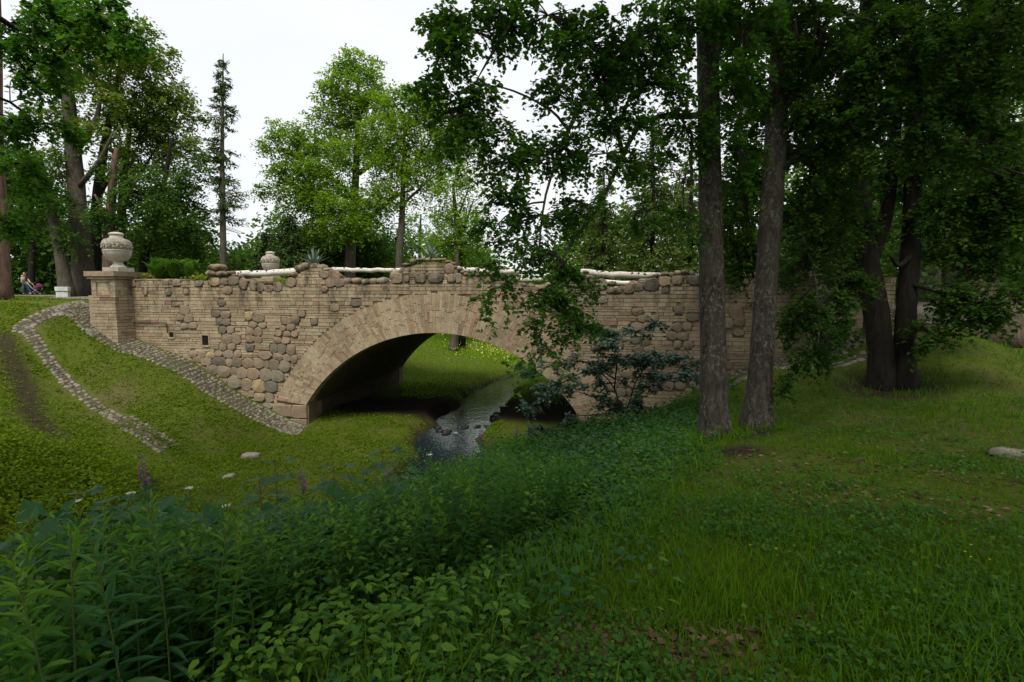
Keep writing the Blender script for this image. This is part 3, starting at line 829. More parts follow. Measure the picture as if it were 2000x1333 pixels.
# ---- end pedestals: plinth of slabs, panelled block, overhanging cap
PED_A = T_END            # inner edge along the road
PED_B = -fac(178, 560, -0.62)[0]
PT, PCAP = fac(224, 545, -0.62)[1], fac(224, 530, -0.62)[1]
PMID = fac(224, 577, -0.62)[1]
def pedestal(sgn, w_front, w_back, outer):
    e = empty('pedestal'); e.parent = bridge
    lo, hi = sorted((sgn * PED_A, sgn * PED_B))
    s = Soup(); box_soup(s, (lo + 0.03, w_front + 0.03, -0.4), (hi - 0.03, w_back - 0.03, PT - 0.02)); s.build('core', MORTAR, e)
    # plinth courses on the faces that can be seen
    z = -0.3
    while z < PMID - 0.02:
        h = min(float(RNG.uniform(.085, .13)), PMID - z)
        if PMID - z - h < 0.06: h = PMID - z
        for (a, b, fixed, axis_) in ((lo - .06, hi + .06, (w_front - .06 if outer else w_back + .06), 't'), (w_front - .06, w_back + .06, lo - .06, 'w'), (w_front - .06, w_back + .06, hi + .06, 'w')):
            x = a
            while x < b - 1e-3:
                ln = float(RNG.uniform(.22, .5));
                if b - x - ln < .15: ln = b - x
                s2 = Soup(); g = .006; pr = RNG.uniform(0, .015); d = 0.13
                if axis_ == 't':
                    f0, f1 = (fixed - pr, fixed + d) if outer else (fixed - d, fixed + pr)
                    box_soup(s2, (x + g, f0, z + g), (x + ln - g, f1, z + h - g), float(np.clip(RNG.normal(.5, .2), 0, 1)))
                else:
                    f0, f1 = (fixed - pr, fixed + d) if fixed < (lo + hi) / 2 else (fixed - d, fixed + pr)
                    box_soup(s2, (f0, x + (.135 if x == a and outer else g), z + g), (f1, x + ln - (.135 if x + ln > b - 1e-3 and not outer else g), z + h - g), float(np.clip(RNG.normal(.5, .2), 0, 1)))
                if s2.V: s2.build('slab', SLAB, e)
                x += ln
        z += h
    # panelled block of dressed stones
    z = PMID
    hs = [0.2, 0.16, 0.16, 0.14]
    tot = sum(hs); hs = [h * (PT - PMID) / tot for h in hs]
    for k_, h in enumerate(hs):
        for (a, b, fixed, axis_) in ((lo, hi, (w_front if outer else w_back), 't'), (w_front, w_back, lo, 'w'), (w_front, w_back, hi, 'w')):
            parts = [(a, a + .2), (a + .2, (a + b) / 2), ((a + b) / 2, b - .2), (b - .2, b)]
            for q, (x0, x1) in enumerate(parts):
                inset = 0.022 if (q in (1, 2) and k_ < 3) else 0.0
                g = .004; d = .1; s2 = Soup()
                if axis_ == 't':
                    f0, f1 = (fixed + inset, fixed + d) if outer else (fixed - d, fixed - inset)
                    box_soup(s2, (x0 + g, f0, z + g), (x1 - g, f1, z + h - g), float(np.clip(RNG.normal(.55, .2), 0, 1)))
                else:
                    f0, f1 = (fixed + inset, fixed + d) if fixed < (lo + hi) / 2 else (fixed - d, fixed - inset)
                    box_soup(s2, (f0, x0 + (.104 if q == 0 else g), z + g), (f1, x1 - g, z + h - g), float(np.clip(RNG.normal(.55, .2), 0, 1)))
                s2.build('panel_block', SLAB, e)
        z += h
    s = Soup()
    ch = PCAP - PT
    box_soup(s, (lo - .07, w_front - .07, PT), (hi + .07, w_back + .07, PT + ch * .35), .35)
    box_soup(s, (lo - .12, w_front - .12, PT + ch * .35), (hi + .12, w_back + .12, PCAP), .5)
    s.build('cap', CAPM, e)
    return (lo + hi) / 2, (w_front + w_back) / 2
ped_spots = []
for sgn in (-1, 1):
    ped_spots.append((sgn, *pedestal(sgn, -0.62, 0.62, True)))
    ped_spots.append((sgn, *pedestal(sgn, WIDTH - 0.62, WIDTH + 0.62, False)))

# ---------------------------------------------------------------- cobbled aprons and gutters on the slopes
COB = []
for i in range(10):
    V, F, _ = rock((0, 0, 0), (1, 1, 0.62), .5, 7, 3, 0.16)
    tone = np.full(len(V), i / 9.0)
    me = tri_mesh('cobble', V, F, tone, True); me.materials.append(COBBLE); COB.append((me, V, F))
def cobbles(parent, spots):
    """spots: (x, y, rx, ry, rot, mesh index); the 300 nearest to the camera are pieces, the rest one mass"""
    spots.sort(key=lambda q: math.hypot(q[0], q[1]) / max(q[2], .01))
    xs = np.array([q[0] for q in spots]); ys = np.array([q[1] for q in spots])
    zs = ground_z(xs, ys); e = 0.05
    gxn = -(ground_z(xs + e, ys) - zs) / e; gyn = -(ground_z(xs, ys + e) - zs) / e
    s = Soup()
    for i, q in enumerate(spots):
        me, V, F = COB[q[5]]
        nv = Vector((gxn[i], gyn[i], 1)).normalized()
        M = Matrix.Translation((q[0], q[1], zs[i] + 0.0)) @ nv.to_track_quat('Z', 'Y').to_matrix().to_4x4() @ Matrix.Rotation(q[4], 4, 'Z') @ Matrix.Diagonal((q[2], q[3], 0.055, 1))
        if i < 290:
            o = bpy.data.objects.new('cobble', me); COL.objects.link(o); o.parent = parent; o.matrix_basis = M
        else:
            Mn = np.array(M); s.add(V @ Mn[:3, :3].T + Mn[:3, 3], F, q[5] / 9.0)
    if s.V:
        o = s.build('small_cobbles', COBBLE, parent, True); o['kind'] = 'stuff'
def fill_strip(pts, half, step, thin=0.0):
    """cobbles in rough rows over a strip round a polyline of ground points"""
    path = smooth_path(pts, 80); seg = np.linalg.norm(np.diff(path, axis=0), axis=1); total = seg.sum()
    n = int(total / step); path = smooth_path(pts, n); tan = norm(np.gradient(path, axis=0)); nr = np.stack([-tan[:, 1], tan[:, 0]], 1)
    out = []
    for i in range(n):
        hw = half(i / n) if callable(half) else half
        m_ = max(1, int(2 * hw / step))
        for j in range(m_ + 1):
            edge = j in (0, m_)
            if not edge and RNG.random() < (thin(i / n) if callable(thin) else thin): continue
            off = -hw + 2 * hw * j / m_
            p = path[i] + nr[i] * off + RNG.uniform(-.28, .28, 2) * step
            k_ = 1.25 if edge else 1.0
            out.append((p[0], p[1], step * RNG.uniform(.44, .66) * k_, step * RNG.uniform(.40, .54) * k_, RNG.uniform(0, 6.28), int(np.clip(RNG.normal(5.6 if edge else 4.2, 2.2), 0, 9))))
    return out
def strip_bed(pts, half, name, label, thin=0.05, step=0.105):
    path = smooth_path(pts, 60)
    hw = np.array([half(i / 60) if callable(half) else half for i in range(60)])
    bed = ribbon(path, hw + 0.02, lambda x, y: ground_z(x, y), name, BEDM, 0.016, 8)
    tag(bed, label, 'paving', kind='structure')
    cobbles(bed, fill_strip(pts, half, step, thin)); return bed
m, N, L = new_mat('cobble_bed_soil')
tc = N.new('ShaderNodeTexCoord').outputs['Object']; n2 = noise(N, L, 9.0, 5, .6, tc); n3 = noise(N, L, 45, 3, .6, tc)
r = ramp_node(N, [(.35, (.040, .034, .020)), (.52, (.085, .072, .045)), (.62, (.060, .080, .020))]); L.new(n2, r.inputs['Fac'])
finish(m, N, L, r.outputs['Color'], .95, n3, .6, .02, .1); BEDM = m
ap_l = [bxy(t, -0.55) for t, z in [(-12.9, 0), (-12.2, 0), (-11.5, 0)] + foot[0:]] + [bxy(-4.35, -0.5)]
strip_bed(ap_l, lambda u: 0.46 - 0.14 * u, 'cobbled_apron', 'sloping cobbled apron along the foot of the wall below the first urn', lambda u: 0.02 + 0.1 * u)
ap_r = [bxy(-t, -0.55) for t, z in [(-12.9, 0), (-12.2, 0), (-11.5, 0)] + foot[0:4]]
strip_bed(ap_r, 0.5, 'cobbled_apron', 'cobbled apron at the wall foot behind the twin dark trunks', 0.1)
gut = [bxy(-12.6, -0.9)] + [at(*q)[:2] for q in ((110, 622, 17.0), (48, 640, 16.2), (60, 660, 16.0), (90, 700, 15.6), (120, 738, 15.3), (150, 770, 15.0), (200, 808, 14.65), (235, 824, 14.45))]
strip_bed(gut, lambda u: 0.22 if u < .30 else 0.115, 'cobbled_gutter', 'curved cobbled gutter running down the open lawn below the first urn', 0.12)
gut2 = [at(*q)[:2] for q in ((240, 827, 14.4), (290, 856, 14.0), (330, 882, 13.6))]
strip_bed(gut2, lambda u: 0.24, 'cobbled_gutter', 'broken lower end of the lawn gutter sinking into grass', 0.62)
gut_r = [bxy(12.2, -1.6), bxy(10.6, -1.7), bxy(9.0, -2.0), bxy(7.6, -2.4)]
strip_bed(gut_r, 0.14, 'cobbled_gutter', 'thin row of edging stones on the bank behind the twin dark trunks', 0.0, 0.16)
gut_r2 = [at(*q)[:2] for q in ((1790, 660, 14.6), (1825, 680, 13.9), (1838, 700, 13.2), (1800, 712, 12.8))]
strip_bed(gut_r2, 0.2, 'cobbled_gutter', 'short curved row of stones in grass beside the twin dark trunks', 0.3)
# ---------------------------------------------------------------- urns
def urn(t, w, label, rot=0.0):
    x, y = bxy(t, w)
    e = empty('stone_urn', (x, y, PCAP + 0.002), SKEW)
    tag(e, label, 'urn', 'stone urns on the bridge pedestals')
    a = 0.31; s = Soup(); box_soup(s, (-a, -a, 0), (a, a, 0.145), 0.7); s.build('square_base', URNM, e)
    s = Soup(); lathe(s, [(0.0, .14), (0.240, .14), (0.240, .17), (0.200, .20), (0.160, .25), (0.140, .30), (0.136, .325), (0.160, .335), (0.160, .355), (0.132, .365), (0.0, .366)], 36, .85); s.build('foot', URNM, e, True)
    s = Soup(); lathe(s, [(0.0, .352), (0.144, .355), (0.240, .385), (0.320, .45), (0.376, .54), (0.404, .63), (0.412, .70), (0.420, .715), (0.420, .735), (0.408, .745)], 40, .55); s.build('bowl', URNM, e, True)
    s = Soup(); lathe(s, [(0.400, .742), (0.416, .755), (0.424, .90), (0.422, .98), (0.408, 1.03), (0.368, 1.065), (0.364, 1.08), (0.344, 1.095), (0.272, 1.115), (0.200, 1.15)], 40, .25)
    b = s.build('frieze', FRIEZE, e, True)
    # carved leaves and rosettes standing proud of the frieze
    s2 = Soup()
    for k in range(26):
        a = 2 * math.pi * k / 26
        for h, r in ((.82 + .03 * (k % 2), .034), (.93 - .02 * (k % 2), .030)):
            V, F, _ = rock((0.424 * math.cos(a + .06 * (h > .9)), 0.424 * math.sin(a + .06 * (h > .9)), h), (r, r, r * .8), .5, 6, 2, .3)
            s2.add(V, F, float(RNG.uniform(0, 1)))
    s2.build('carving', FRIEZE, b, True)
    s = Soup(); lathe(s, [(0.216, 1.145), (0.196, 1.17), (0.188, 1.22), (0.192, 1.245), (0.212, 1.255), (0.220, 1.275), (0.216, 1.295), (0.204, 1.31), (0.160, 1.33), (0.080, 1.35), (0, 1.356)], 36, .75); s.build('lid', URNM, e, True)
    return e
m, N, L = new_mat('carved_weathered_limestone')
tc = N.new('ShaderNodeTexCoord').outputs['Object']
n1 = noise(N, L, 18, 6, .7, tc); n2 = noise(N, L, 5, 4, .6, tc)
r = ramp_node(N, [(.36, (.15, .135, .105)), (.50, (.36, .33, .26)), (.7, (.52, .48, .40))]); L.new(n1, r.inputs['Fac'])
finish(m, N, L, mix_rgb(N, L, ramp01(N, L, n2, .5, .75), r.outputs['Color'], (.16, .145, .11)), .92, n1, 1.0, .04, .15); FRIEZE = m
urn_labels = {(-1, 0): 'big carved stone urn on the near pedestal beside the ferns', (-1, 1): 'stone urn seen behind the birch rail above the parapet',
              (1, 0): 'stone urn half hidden by leaves on the pedestal behind twin dark trunks', (1, 1): 'stone urn on the far pedestal behind the tree leaves'}
for i, (sgn, tc_, wc) in enumerate(ped_spots):
    urn(tc_, wc, urn_labels[(sgn, i % 2)])

# ---------------------------------------------------------------- birch rails
m, N, L = new_mat('birch_bark')
tc = N.new('ShaderNodeTexCoord').outputs['Object']
n1 = noise(N, L, 7, 6, .7, tc, (1.6, 1, 1)); n2 = noise(N, L, 2.0, 4, .6, tc)
col = mix_rgb(N, L, ramp01(N, L, n1, .58, .66), (.62, .58, .50), (.05, .042, .036))
col = mix_rgb(N, L, ramp01(N, L, n2, .5, .8), col, mix_rgb(N, L, .4, col, (.45, .36, .27)))
finish(m, N, L, col, .7, n1, .3, .01, .3); BIRCH = m
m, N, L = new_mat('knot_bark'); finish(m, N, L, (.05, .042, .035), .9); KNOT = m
def birch_rail(pa, pb, w, r0, r1, label, sag=0.03):
    (ta, za), (tb, zb) = fac(*pa, w), fac(*pb, w)
    A_ = np.array([*bxy(ta, w), za]); B2 = np.array([*bxy(tb, w), zb])
    n = 12; P = np.linspace(A_, B2, n); P[:, 2] -= sag * np.sin(np.linspace(0, math.pi, n)) + RNG.uniform(-.012, .012, n)
    P[:, :2] += RNG.uniform(-.02, .02, (n, 2)); P[:, 2] += RNG.uniform(-.014, .014, n)
    e = empty('birch_rail', tuple(A_)); tag(e, label, 'rail', 'birch log rails of the bridge parapets')
    s = Soup(); tube(s, P - A_, np.linspace(r0, r1, n), 12, .5, .03); s.build('log', BIRCH, e, True)
    s = Soup()
    for k in range(15):
        p = P[0] + (P[-1] - P[0]) * RNG.uniform(.05, .95) - A_; p = p + np.array([RNG.uniform(-.02, .02), -r1 * .82, RNG.uniform(-.5, .8) * r1])
        V, F, _ = rock(p, (.035, .02, .022), .5, 6, 2, .3); s.add(V, F)
    kn = s.build('knots', KNOT, e, True); kn['kind'] = 'stuff'
    return e
birch_rail((448, 535), (588, 529), .25, .095, .115, 'thick pale birch log rail between the first two stone humps')
birch_rail((650, 526), (790, 527), .25, .075, .062, 'birch log rail between the agave hump and the central hump')
birch_rail((892, 525), (1030, 532), .25, .075, .065, 'birch log rail beside the central hump, crossed by hanging leaves')
birch_rail((1135, 532), (1305, 539), .25, .10, .085, 'thick knotty birch log rail left of the tall grey trunk')
birch_rail((640, 546), (790, 551), WIDTH - .25, .085, .08, 'far parapet birch log seen low under the second rail')
birch_rail((960, 544), (1060, 546), WIDTH - .25, .08, .075, 'far parapet birch log seen low behind the hanging branch')
birch_rail((1175, 550), (1330, 556), WIDTH - .25, .085, .08, 'far parapet birch log seen low under the knotty rail')

# ---------------------------------------------------------------- agaves on the humps
m, N, L = new_mat('agave_leaf'); r = ramp_node(N, [(0, (.10, .16, .12)), (1, (.24, .31, .25))]); L.new(attr(N, 'tone'), r.inputs['Fac']); finish(m, N, L, r.outputs['Color'], .5, spec=.4); AGAVE = m
def agave(px, py, label, n, h):
    t, z = fac(px, py, .22); x, y = bxy(t, .22)
    e = empty('agave', (x, y, z)); tag(e, label, 'agave', 'agaves planted on the parapet humps')
    for k in range(n):
        a = 2 * math.pi * k * .382 + RNG.uniform(-.2, .2); el = math.radians(82 - 58 * (k / n) ** .8); ln = h * RNG.uniform(.75, 1.05); wd = .045
        d = np.array([math.cos(a) * math.cos(el), math.sin(a) * math.cos(el), math.sin(el)]); sd = np.cross(d, [0, 0, 1.0]); sd /= np.linalg.norm(sd); nr = np.cross(sd, d)
        V, F = [], []
        for q, ww in ((0, .7), (.3, 1.0), (.65, .75), (.9, .3), (1.0, .02)):
            c = d * ln * q - np.array([0, 0, .10]) * (q ** 2) * (k / n) * ln
            V += [c - sd * wd * ww + nr * .015 * ww, c - nr * .012 * ww, c + sd * wd * ww + nr * .015 * ww]
        for i in range(4):
            b = 3 * i
            F += [(b, b + 1, b + 4), (b, b + 4, b + 3), (b + 1, b + 2, b + 5), (b + 1, b + 5, b + 4), (b + 2, b, b + 3), (b + 2, b + 3, b + 5)]
        s = Soup(); s.add(V, F, float(RNG.uniform(.2, 1))); s.build('leaf', AGAVE, e)
agave(614, 517, 'agave with long leaves on the hump between the first two birch rails', 19, .60)
agave(842, 504, 'small agave held in stones on top of the central hump', 17, .48)

# ---------------------------------------------------------------- ferns and small plants on the wall top
FERN = leaf_mat('fern_leaf', (.05, .11, .014), (.09, .19, .025), (.15, .26, .04))
def pinnate(S, base, az, ln, el, wd, tone, droop=.5, n=24, tipf=.15):
    """one fern frond: an arched midrib with two rows of pinnae"""
    u = np.linspace(0.08, 1, n); h = np.array([math.cos(az), math.sin(az), 0.0])
    P = base + np.outer(u * ln * math.cos(el), h); P[:, 2] += ln * (u * math.sin(el) - droop * u ** 2.2)
    tan = norm(np.gradient(P, axis=0)); side = norm(np.cross(tan, [0, 0, 1.0])); up = np.cross(side, tan)
    wl = wd * np.sin(np.pi * np.clip(u * .9 + tipf, 0, 1)) ** .8 + .01
    for sg in (-1, 1):
        d = norm(side * sg + tan * .45 + up * .1)
        S.stamp(LEAF3, LEAF3F, P, frames(d, up), np.stack([np.full(n, ln / n * 1.0), wl, wl], 1), np.clip(tone + RNG.uniform(-.15, .15, n), 0, 1))
LEAF3 = [(0, 0, 0), (.5, .3, .05), (0, 1, -.08), (-.5, .3, .05)]; LEAF3F = [(0, 1, 2), (0, 2, 3)]
def fern(loc, n, ln, label, cat='fern', group=None, el=1.1, wd=.13, mat=None):
    e = empty('fern', tuple(loc)); tag(e, label, cat, group)
    s = Soup(); sw = Soup()
    for k in range(n):
        az = 2 * math.pi * k / n + RNG.uniform(-.3, .3); l2 = ln * RNG.uniform(.75, 1.1); el2 = el + RNG.uniform(-.2, .15)
        pinnate(s, np.zeros(3), az, l2, el2, wd * l2, float(RNG.uniform(.25, .9)), .38)
    s.build('fronds', mat or FERN, e)
    return e
for i, (px, py, lab) in enumerate(((312, 548, 'bright green fern on the wall top nearest the urn pedestal'), (342, 548, 'bright green fern in the middle of the wall-top row'), (372, 548, 'bright green fern on the wall top nearest the first boulders'))):
    t, z = fac(px, py, .6); fern((*bxy(t, .55), z + .03), 34, 1.15, lab, 'fern', 'ferns on the wall top', 1.32, .14)
def small_leafy(px, py, w, label):
    t, z = fac(px, py, w); e = empty('leafy_plant', (*bxy(t, w), z)); tag(e, label, 'plant')
    s = Soup(); n = 90
    p = RNG.normal(0, 1, (n, 3)) * np.array([.16, .1, .07]) + np.array([0, 0, .08])
    s.stamp(LEAF3, LEAF3F, p, frames(RNG.normal(0, 1, (n, 3)) + np.array([0, 0, .3]), np.array([0, 0, 1.0]) + RNG.normal(0, .4, (n, 3))), RNG.uniform(.06, .11, n), RNG.uniform(.4, 1, n))
    st = Soup()
    for k in range(6): tube(st, [(0, 0, -.05), tuple(p[k] * .9)], [.008, .004], 4)
    s.build('foliage', YELLEAF, e); st.build('stems', KNOT, e)
YELLEAF = leaf_mat('yellow_green_leaf', (.09, .13, .015), (.15, .20, .02), (.24, .28, .03))
small_leafy(283, 548, .3, 'yellow green plant at the edge of the pedestal cap by the ferns')
small_leafy(390, 548, .3, 'yellow green plant between the ferns and the first boulders')
small_leafy(548, 552, .7, 'low yellow green plant under the thick birch rail')

# ---------------------------------------------------------------- cable on the wall
m, N, L = new_mat('black_cable'); finish(m, N, L, (.012, .012, .012), .6); CABLE = m
pts = [fac(*q) for q in ((228, 650), (228, 641), (229, 633), (233, 632), (260, 631), (300, 631), (325, 631), (329, 633), (330, 640), (331, 650))]
P = smooth_path([(*bxy(t, -.085), z) for t, z in pts], 40)
s = Soup(); tube(s, P, np.full(40, .019), 6); o = s.build('black_cable', CABLE, None, True); tag(o, 'thin black cable on the wall running to the smaller drain hole', 'cable')

# ---------------------------------------------------------------- white block by the path
m, N, L = new_mat('white_concrete')
tc = N.new('ShaderNodeTexCoord').outputs['Object']; n1 = noise(N, L, 6, 5, .6, tc)
r = ramp_node(N, [(.3, (.42, .44, .40)), (.7, (.66, .67, .63))]); L.new(n1, r.inputs['Fac']); finish(m, N, L, r.outputs['Color'], .85, n1, .2, .01); WHITEC = m
q = at(124, 583, 30.0); zb = gz(q[0], q[1])
e = empty('litter_bin', (q[0], q[1], zb), .5); tag(e, 'squat white concrete litter bin beside the gravel path', 'litter bin')
def bev_box(name, lo, hi, mat, parent, b=.02):
    s = Soup(); box_soup(s, lo, hi); o = s.build(name, mat, parent)
    md = o.modifiers.new('edge', 'BEVEL'); md.width = b; md.segments = 2; return o
bev_box('body', (-.27, -.27, -.05), (.27, .27, .32), WHITEC, e); bev_box('lid', (-.31, -.31, .345), (.31, .31, .60), WHITEC, e, .04)
s = Soup(); box_soup(s, (-.22, -.22, .3), (.22, .22, .36)); s.build('gap', KNOT, e); s = Soup(); lathe(s, [(0, .604), (.17, .604), (.17, .60)], 20); s.build('opening_shade', KNOT, e)  # dark neck and disc: shade of gap and hole put into the colour

# ---------------------------------------------------------------- person with pram, far off on the path
def flat(name, c, rough=.8):
    m, N, L = new_mat(name); tc = N.new('ShaderNodeTexCoord').outputs['Object']; n1 = noise(N, L, 14, 4, .6, tc)
    return finish(m, N, L, mix_rgb(N, L, ramp01(N, L, n1, .3, .7), c, tuple(v * .7 for v in c)), rough)
SKIN, SHIRT, JEANS, HAIR = flat('skin', (.50, .32, .24)), flat('navy_cloth', (.012, .014, .022)), flat('denim', (.045, .085, .14)), flat('dark_hair', (.02, .014, .01))
CARRIER, MAROON, BLACKM, ALLOY = flat('beige_cloth', (.42, .38, .27)), flat('maroon_cloth', (.11, .018, .055)), flat('black_plastic', (.014, .014, .016), .5), flat('pale_metal', (.5, .5, .5), .4)
q = at(52, 579, 40.0); zb = gz(q[0], q[1]) + .012
def skinned(name, verts, edges, radii, mat, parent, root=0, sub=2):
    me = bpy.data.meshes.new(name); me.from_pydata([tuple(v) for v in verts], edges, [])
    o = link(name, me, parent, mat)
    md = o.modifiers.new('skin', 'SKIN'); md.use_smooth_shade = True
    for sv, r in zip(me.skin_vertices[0].data, radii): sv.radius = (r, r) if not isinstance(r, tuple) else r; sv.use_root = False
    me.skin_vertices[0].data[root].use_root = True
    sb = o.modifiers.new('sub', 'SUBSURF'); sb.levels = sub; sb.render_levels = sub
    return o
pe = empty('person', (q[0], q[1], zb), 0.0); tag(pe, 'person in dark top and jeans with a baby carrier, pushing a pram', 'person')
# the body faces the camera, turned a little towards the pram on its own left hand; mid-stride
bv = [(0, 0, .92), (0, 0, 1.12), (0, .01, 1.34), (0, 0, 1.47), (0, -.01, 1.53),
      (-.10, 0, .88), (-.13, -.10, .50), (-.15, -.04, .10), (-.15, -.17, .04),
      (.10, 0, .88), (.18, .06, .50), (.27, .14, .12), (.28, .02, .05),
      (-.19, 0, 1.40), (-.27, -.02, 1.12), (-.10, -.22, 1.02), (-.02, -.25, 1.02),
      (.19, 0, 1.40), (.30, -.04, 1.16), (.46, -.12, 1.02), (.53, -.15, .98)]
be = [(0, 1), (1, 2), (2, 3), (3, 4), (0, 5), (5, 6), (6, 7), (7, 8), (0, 9), (9, 10), (10, 11), (11, 12), (2, 13), (13, 14), (14, 15), (15, 16), (2, 17), (17, 18), (18, 19), (19, 20)]
br = [.16, .145, .16, .06, .055, .10, .075, .05, .045, .10, .075, .05, .045, .065, .05, .04, .035, .065, .05, .04, .035]
bo = skinned('body', bv, be, br, SKIN, pe)
s = Soup(); V, F, _ = rock((0, -.01, 1.635), (.085, .105, .125), .5, 12, 7, .0); s.add(V, F); hd = s.build('head', SKIN, pe, True)
s = Soup(); V, F, _ = rock((0, .02, 1.67), (.098, .11, .115), .5, 12, 6, .03); s.add(V, F); s.build('hair', HAIR, hd, True)
s = Soup(); V, F, _ = rock((0, -.122, 1.62), (.014, .02, .03), .5, 6, 3, 0); s.add(V, F); s.build('nose', SKIN, hd, True)
for sx in (-1, 1):
    s = Soup(); V, F, _ = rock((sx * .034, -.108, 1.645), (.014, .010, .009), .5, 6, 3, 0); s.add(V, F); s.build('eye', HAIR, hd, True)
    s = Soup(); V, F, _ = rock((sx * .092, 0, 1.63), (.014, .025, .035), .5, 6, 3, 0); s.add(V, F); s.build('ear', SKIN, hd, True)
s = Soup(); V, F, _ = rock((0, -.108, 1.565), (.026, .008, .008), .5, 6, 3, 0); s.add(V, F); s.build('mouth', MAROON, hd, True)
skinned('shirt', [(0, 0, 1.0), (0, 0, 1.2), (0, .01, 1.36), (0, 0, 1.46), (-.19, 0, 1.40), (-.25, -.01, 1.2), (.19, 0, 1.40), (.265, -.03, 1.23)], [(0, 1), (1, 2), (2, 3), (2, 4), (4, 5), (2, 6), (6, 7)], [.178, .168, .178, .075, .082, .072, .082, .072], SHIRT, pe)
skinned('jeans', [bv[0], (0, 0, 1.0), bv[5], bv[6], (-.148, -.05, .14), bv[9], bv[10], (.262, .13, .16)], [(0, 1), (0, 2), (2, 3), (3, 4), (0, 5), (5, 6), (6, 7)], [.172, .165, .115, .092, .075, .115, .092, .075], JEANS, pe)
for a, b in ((bv[7], bv[8]), (bv[11], bv[12])):
    skinned('shoe', [(a[0], a[1] + .05, .05), (b[0], b[1], .045), (b[0], b[1] - .06, .04)], [(0, 1), (1, 2)], [.06, .058, .045], BLACKM, pe)
for c, sg in ((np.array([-.02, -.25, 1.02]), 1), (np.array([.53, -.15, .98]), 1)):      # hands: palm with five fingers
    for k in range(5):
        off = np.array([.0, 0, .03 - .018 * k]); ln = (.05, .075, .08, .075, .055)[k]
        d = np.array([.7, -.5, -.1]) if k else np.array([.3, -.6, .6])
        skinned('finger', [c + off * .6, c + off + d * ln * .5, c + off + d * ln * .8 + np.array([0, .0, -.02])], [(0, 1), (1, 2)], [.012, .01, .008], SKIN, bo, sub=1)
s = Soup(); V, F, _ = rock((0, -.17, 1.25), (.155, .12, .19), .5, 12, 6, .03); s.add(V, F); ce = s.build('baby_carrier', CARRIER, pe, True)
s = Soup(); V, F, _ = rock((-.01, -.18, 1.47), (.085, .09, .085), .5, 10, 6, .02); s.add(V, F); s.build('baby_hat', flat('pink_cloth', (.55, .33, .28)), ce, True)
pq = (q[0] + .98, q[1] - .15, zb)
pr_ = empty('pram', pq, .12); tag(pr_, 'dark pram with a maroon hood on the path beside the person', 'pram')
skinned('carrycot', [(-.30, 0, .52), (0, 0, .50), (.32, 0, .55)], [(0, 1), (1, 2)], [(.13, .2), (.15, .22), (.13, .2)], MAROON, pr_)
V, F = [], []
for i in range(9):            # folding hood: half dome over the head end
    th = math.pi * i / 8
    for j in range(7):
        ph = math.pi * .62 * j / 6 - .2
        rr = .27 + .012 * (j % 2)
        V.append((.12 + .36 * math.cos(ph) * math.sin(th) , -.23 * math.cos(th) , .62 + rr * math.sin(ph) * math.sin(th) * 1.1))
for i in range(8):
    for j in range(6): a = i * 7 + j; F += [(a, a + 7, a + 8), (a, a + 8, a + 1)]
s = Soup(); s.add(V, F); o = s.build('hood', MAROON, pr_, True); md = o.modifiers.new('thick', 'SOLIDIFY'); md.thickness = .015
for (x, y) in ((-.34, -.24), (-.34, .24), (.36, -.22), (.36, .22)):
    s = Soup(); r_ = .13 if x < 0 else .10; ring_ = [(r_ * math.cos(a), 0, r_ * math.sin(a)) for a in np.linspace(0, 2 * math.pi, 17)]
    tube(s, np.array(ring_) + np.array([x, y, r_ + .02]), np.full(17, .022), 6, .5, 0, False); w_ = s.build('wheel', BLACKM, pr_, True)
    s = Soup()
    for a in np.linspace(0, math.pi, 4)[:-1]: tube(s, np.array([(-r_ * math.cos(a), 0, -r_ * math.sin(a)), (r_ * math.cos(a), 0, r_ * math.sin(a))]) + np.array([x, y, r_ + .02]), [.008, .008], 5)
    s.build('spokes', ALLOY, w_)
s = Soup()
for y in (-.2, .2):
    tube(s, [(-.5, y, .98), (-.2, y, .55), (.36, y, .14)], [.015] * 3, 6); tube(s, [(-.34, y, .16), (.1, y, .42)], [.014] * 2, 6)
tube(s, [(-.5, -.2, .98), (-.53, 0, 1.0), (-.5, .2, .98)], [.018] * 3, 6); s.build('frame', ALLOY, pr_, True)
s = Soup(); box_soup(s, (-.25, -.2, .18), (.28, .2, .30)); s.build('basket', BLACKM, pr_)

# ---------------------------------------------------------------- timber fence glimpsed behind the old tree
GREYWOOD = bark_mat('grey_weathered_board', (.05, .045, .04), (.16, .15, .135), 1.2, bstr=.4)
fa, fb = at(1770, 560, 26.0), at(1935, 560, 24.5)
n = 26; fe = empty('board_fence', (fa[0], fa[1], gz(fa[0], fa[1]) - .05), math.atan2(fb[1] - fa[1], fb[0] - fa[0])); tag(fe, 'weathered grey board fence behind the big old trunk', 'fence')
ln = math.hypot(fb[0] - fa[0], fb[1] - fa[1])
for k in range(n):
    s = Soup(); x = ln * k / n; box_soup(s, (x + .006, -.012 + RNG.uniform(-.008, .008), 0), (x + ln / n - .006, .012, 1.75 + RNG.uniform(-.06, .06))); s.build('board', GREYWOOD, fe)
for z in (.4, 1.4):
    s = Soup(); box_soup(s, (0, .03, z), (ln, .07, z + .1)); s.build('rail', GREYWOOD, fe)
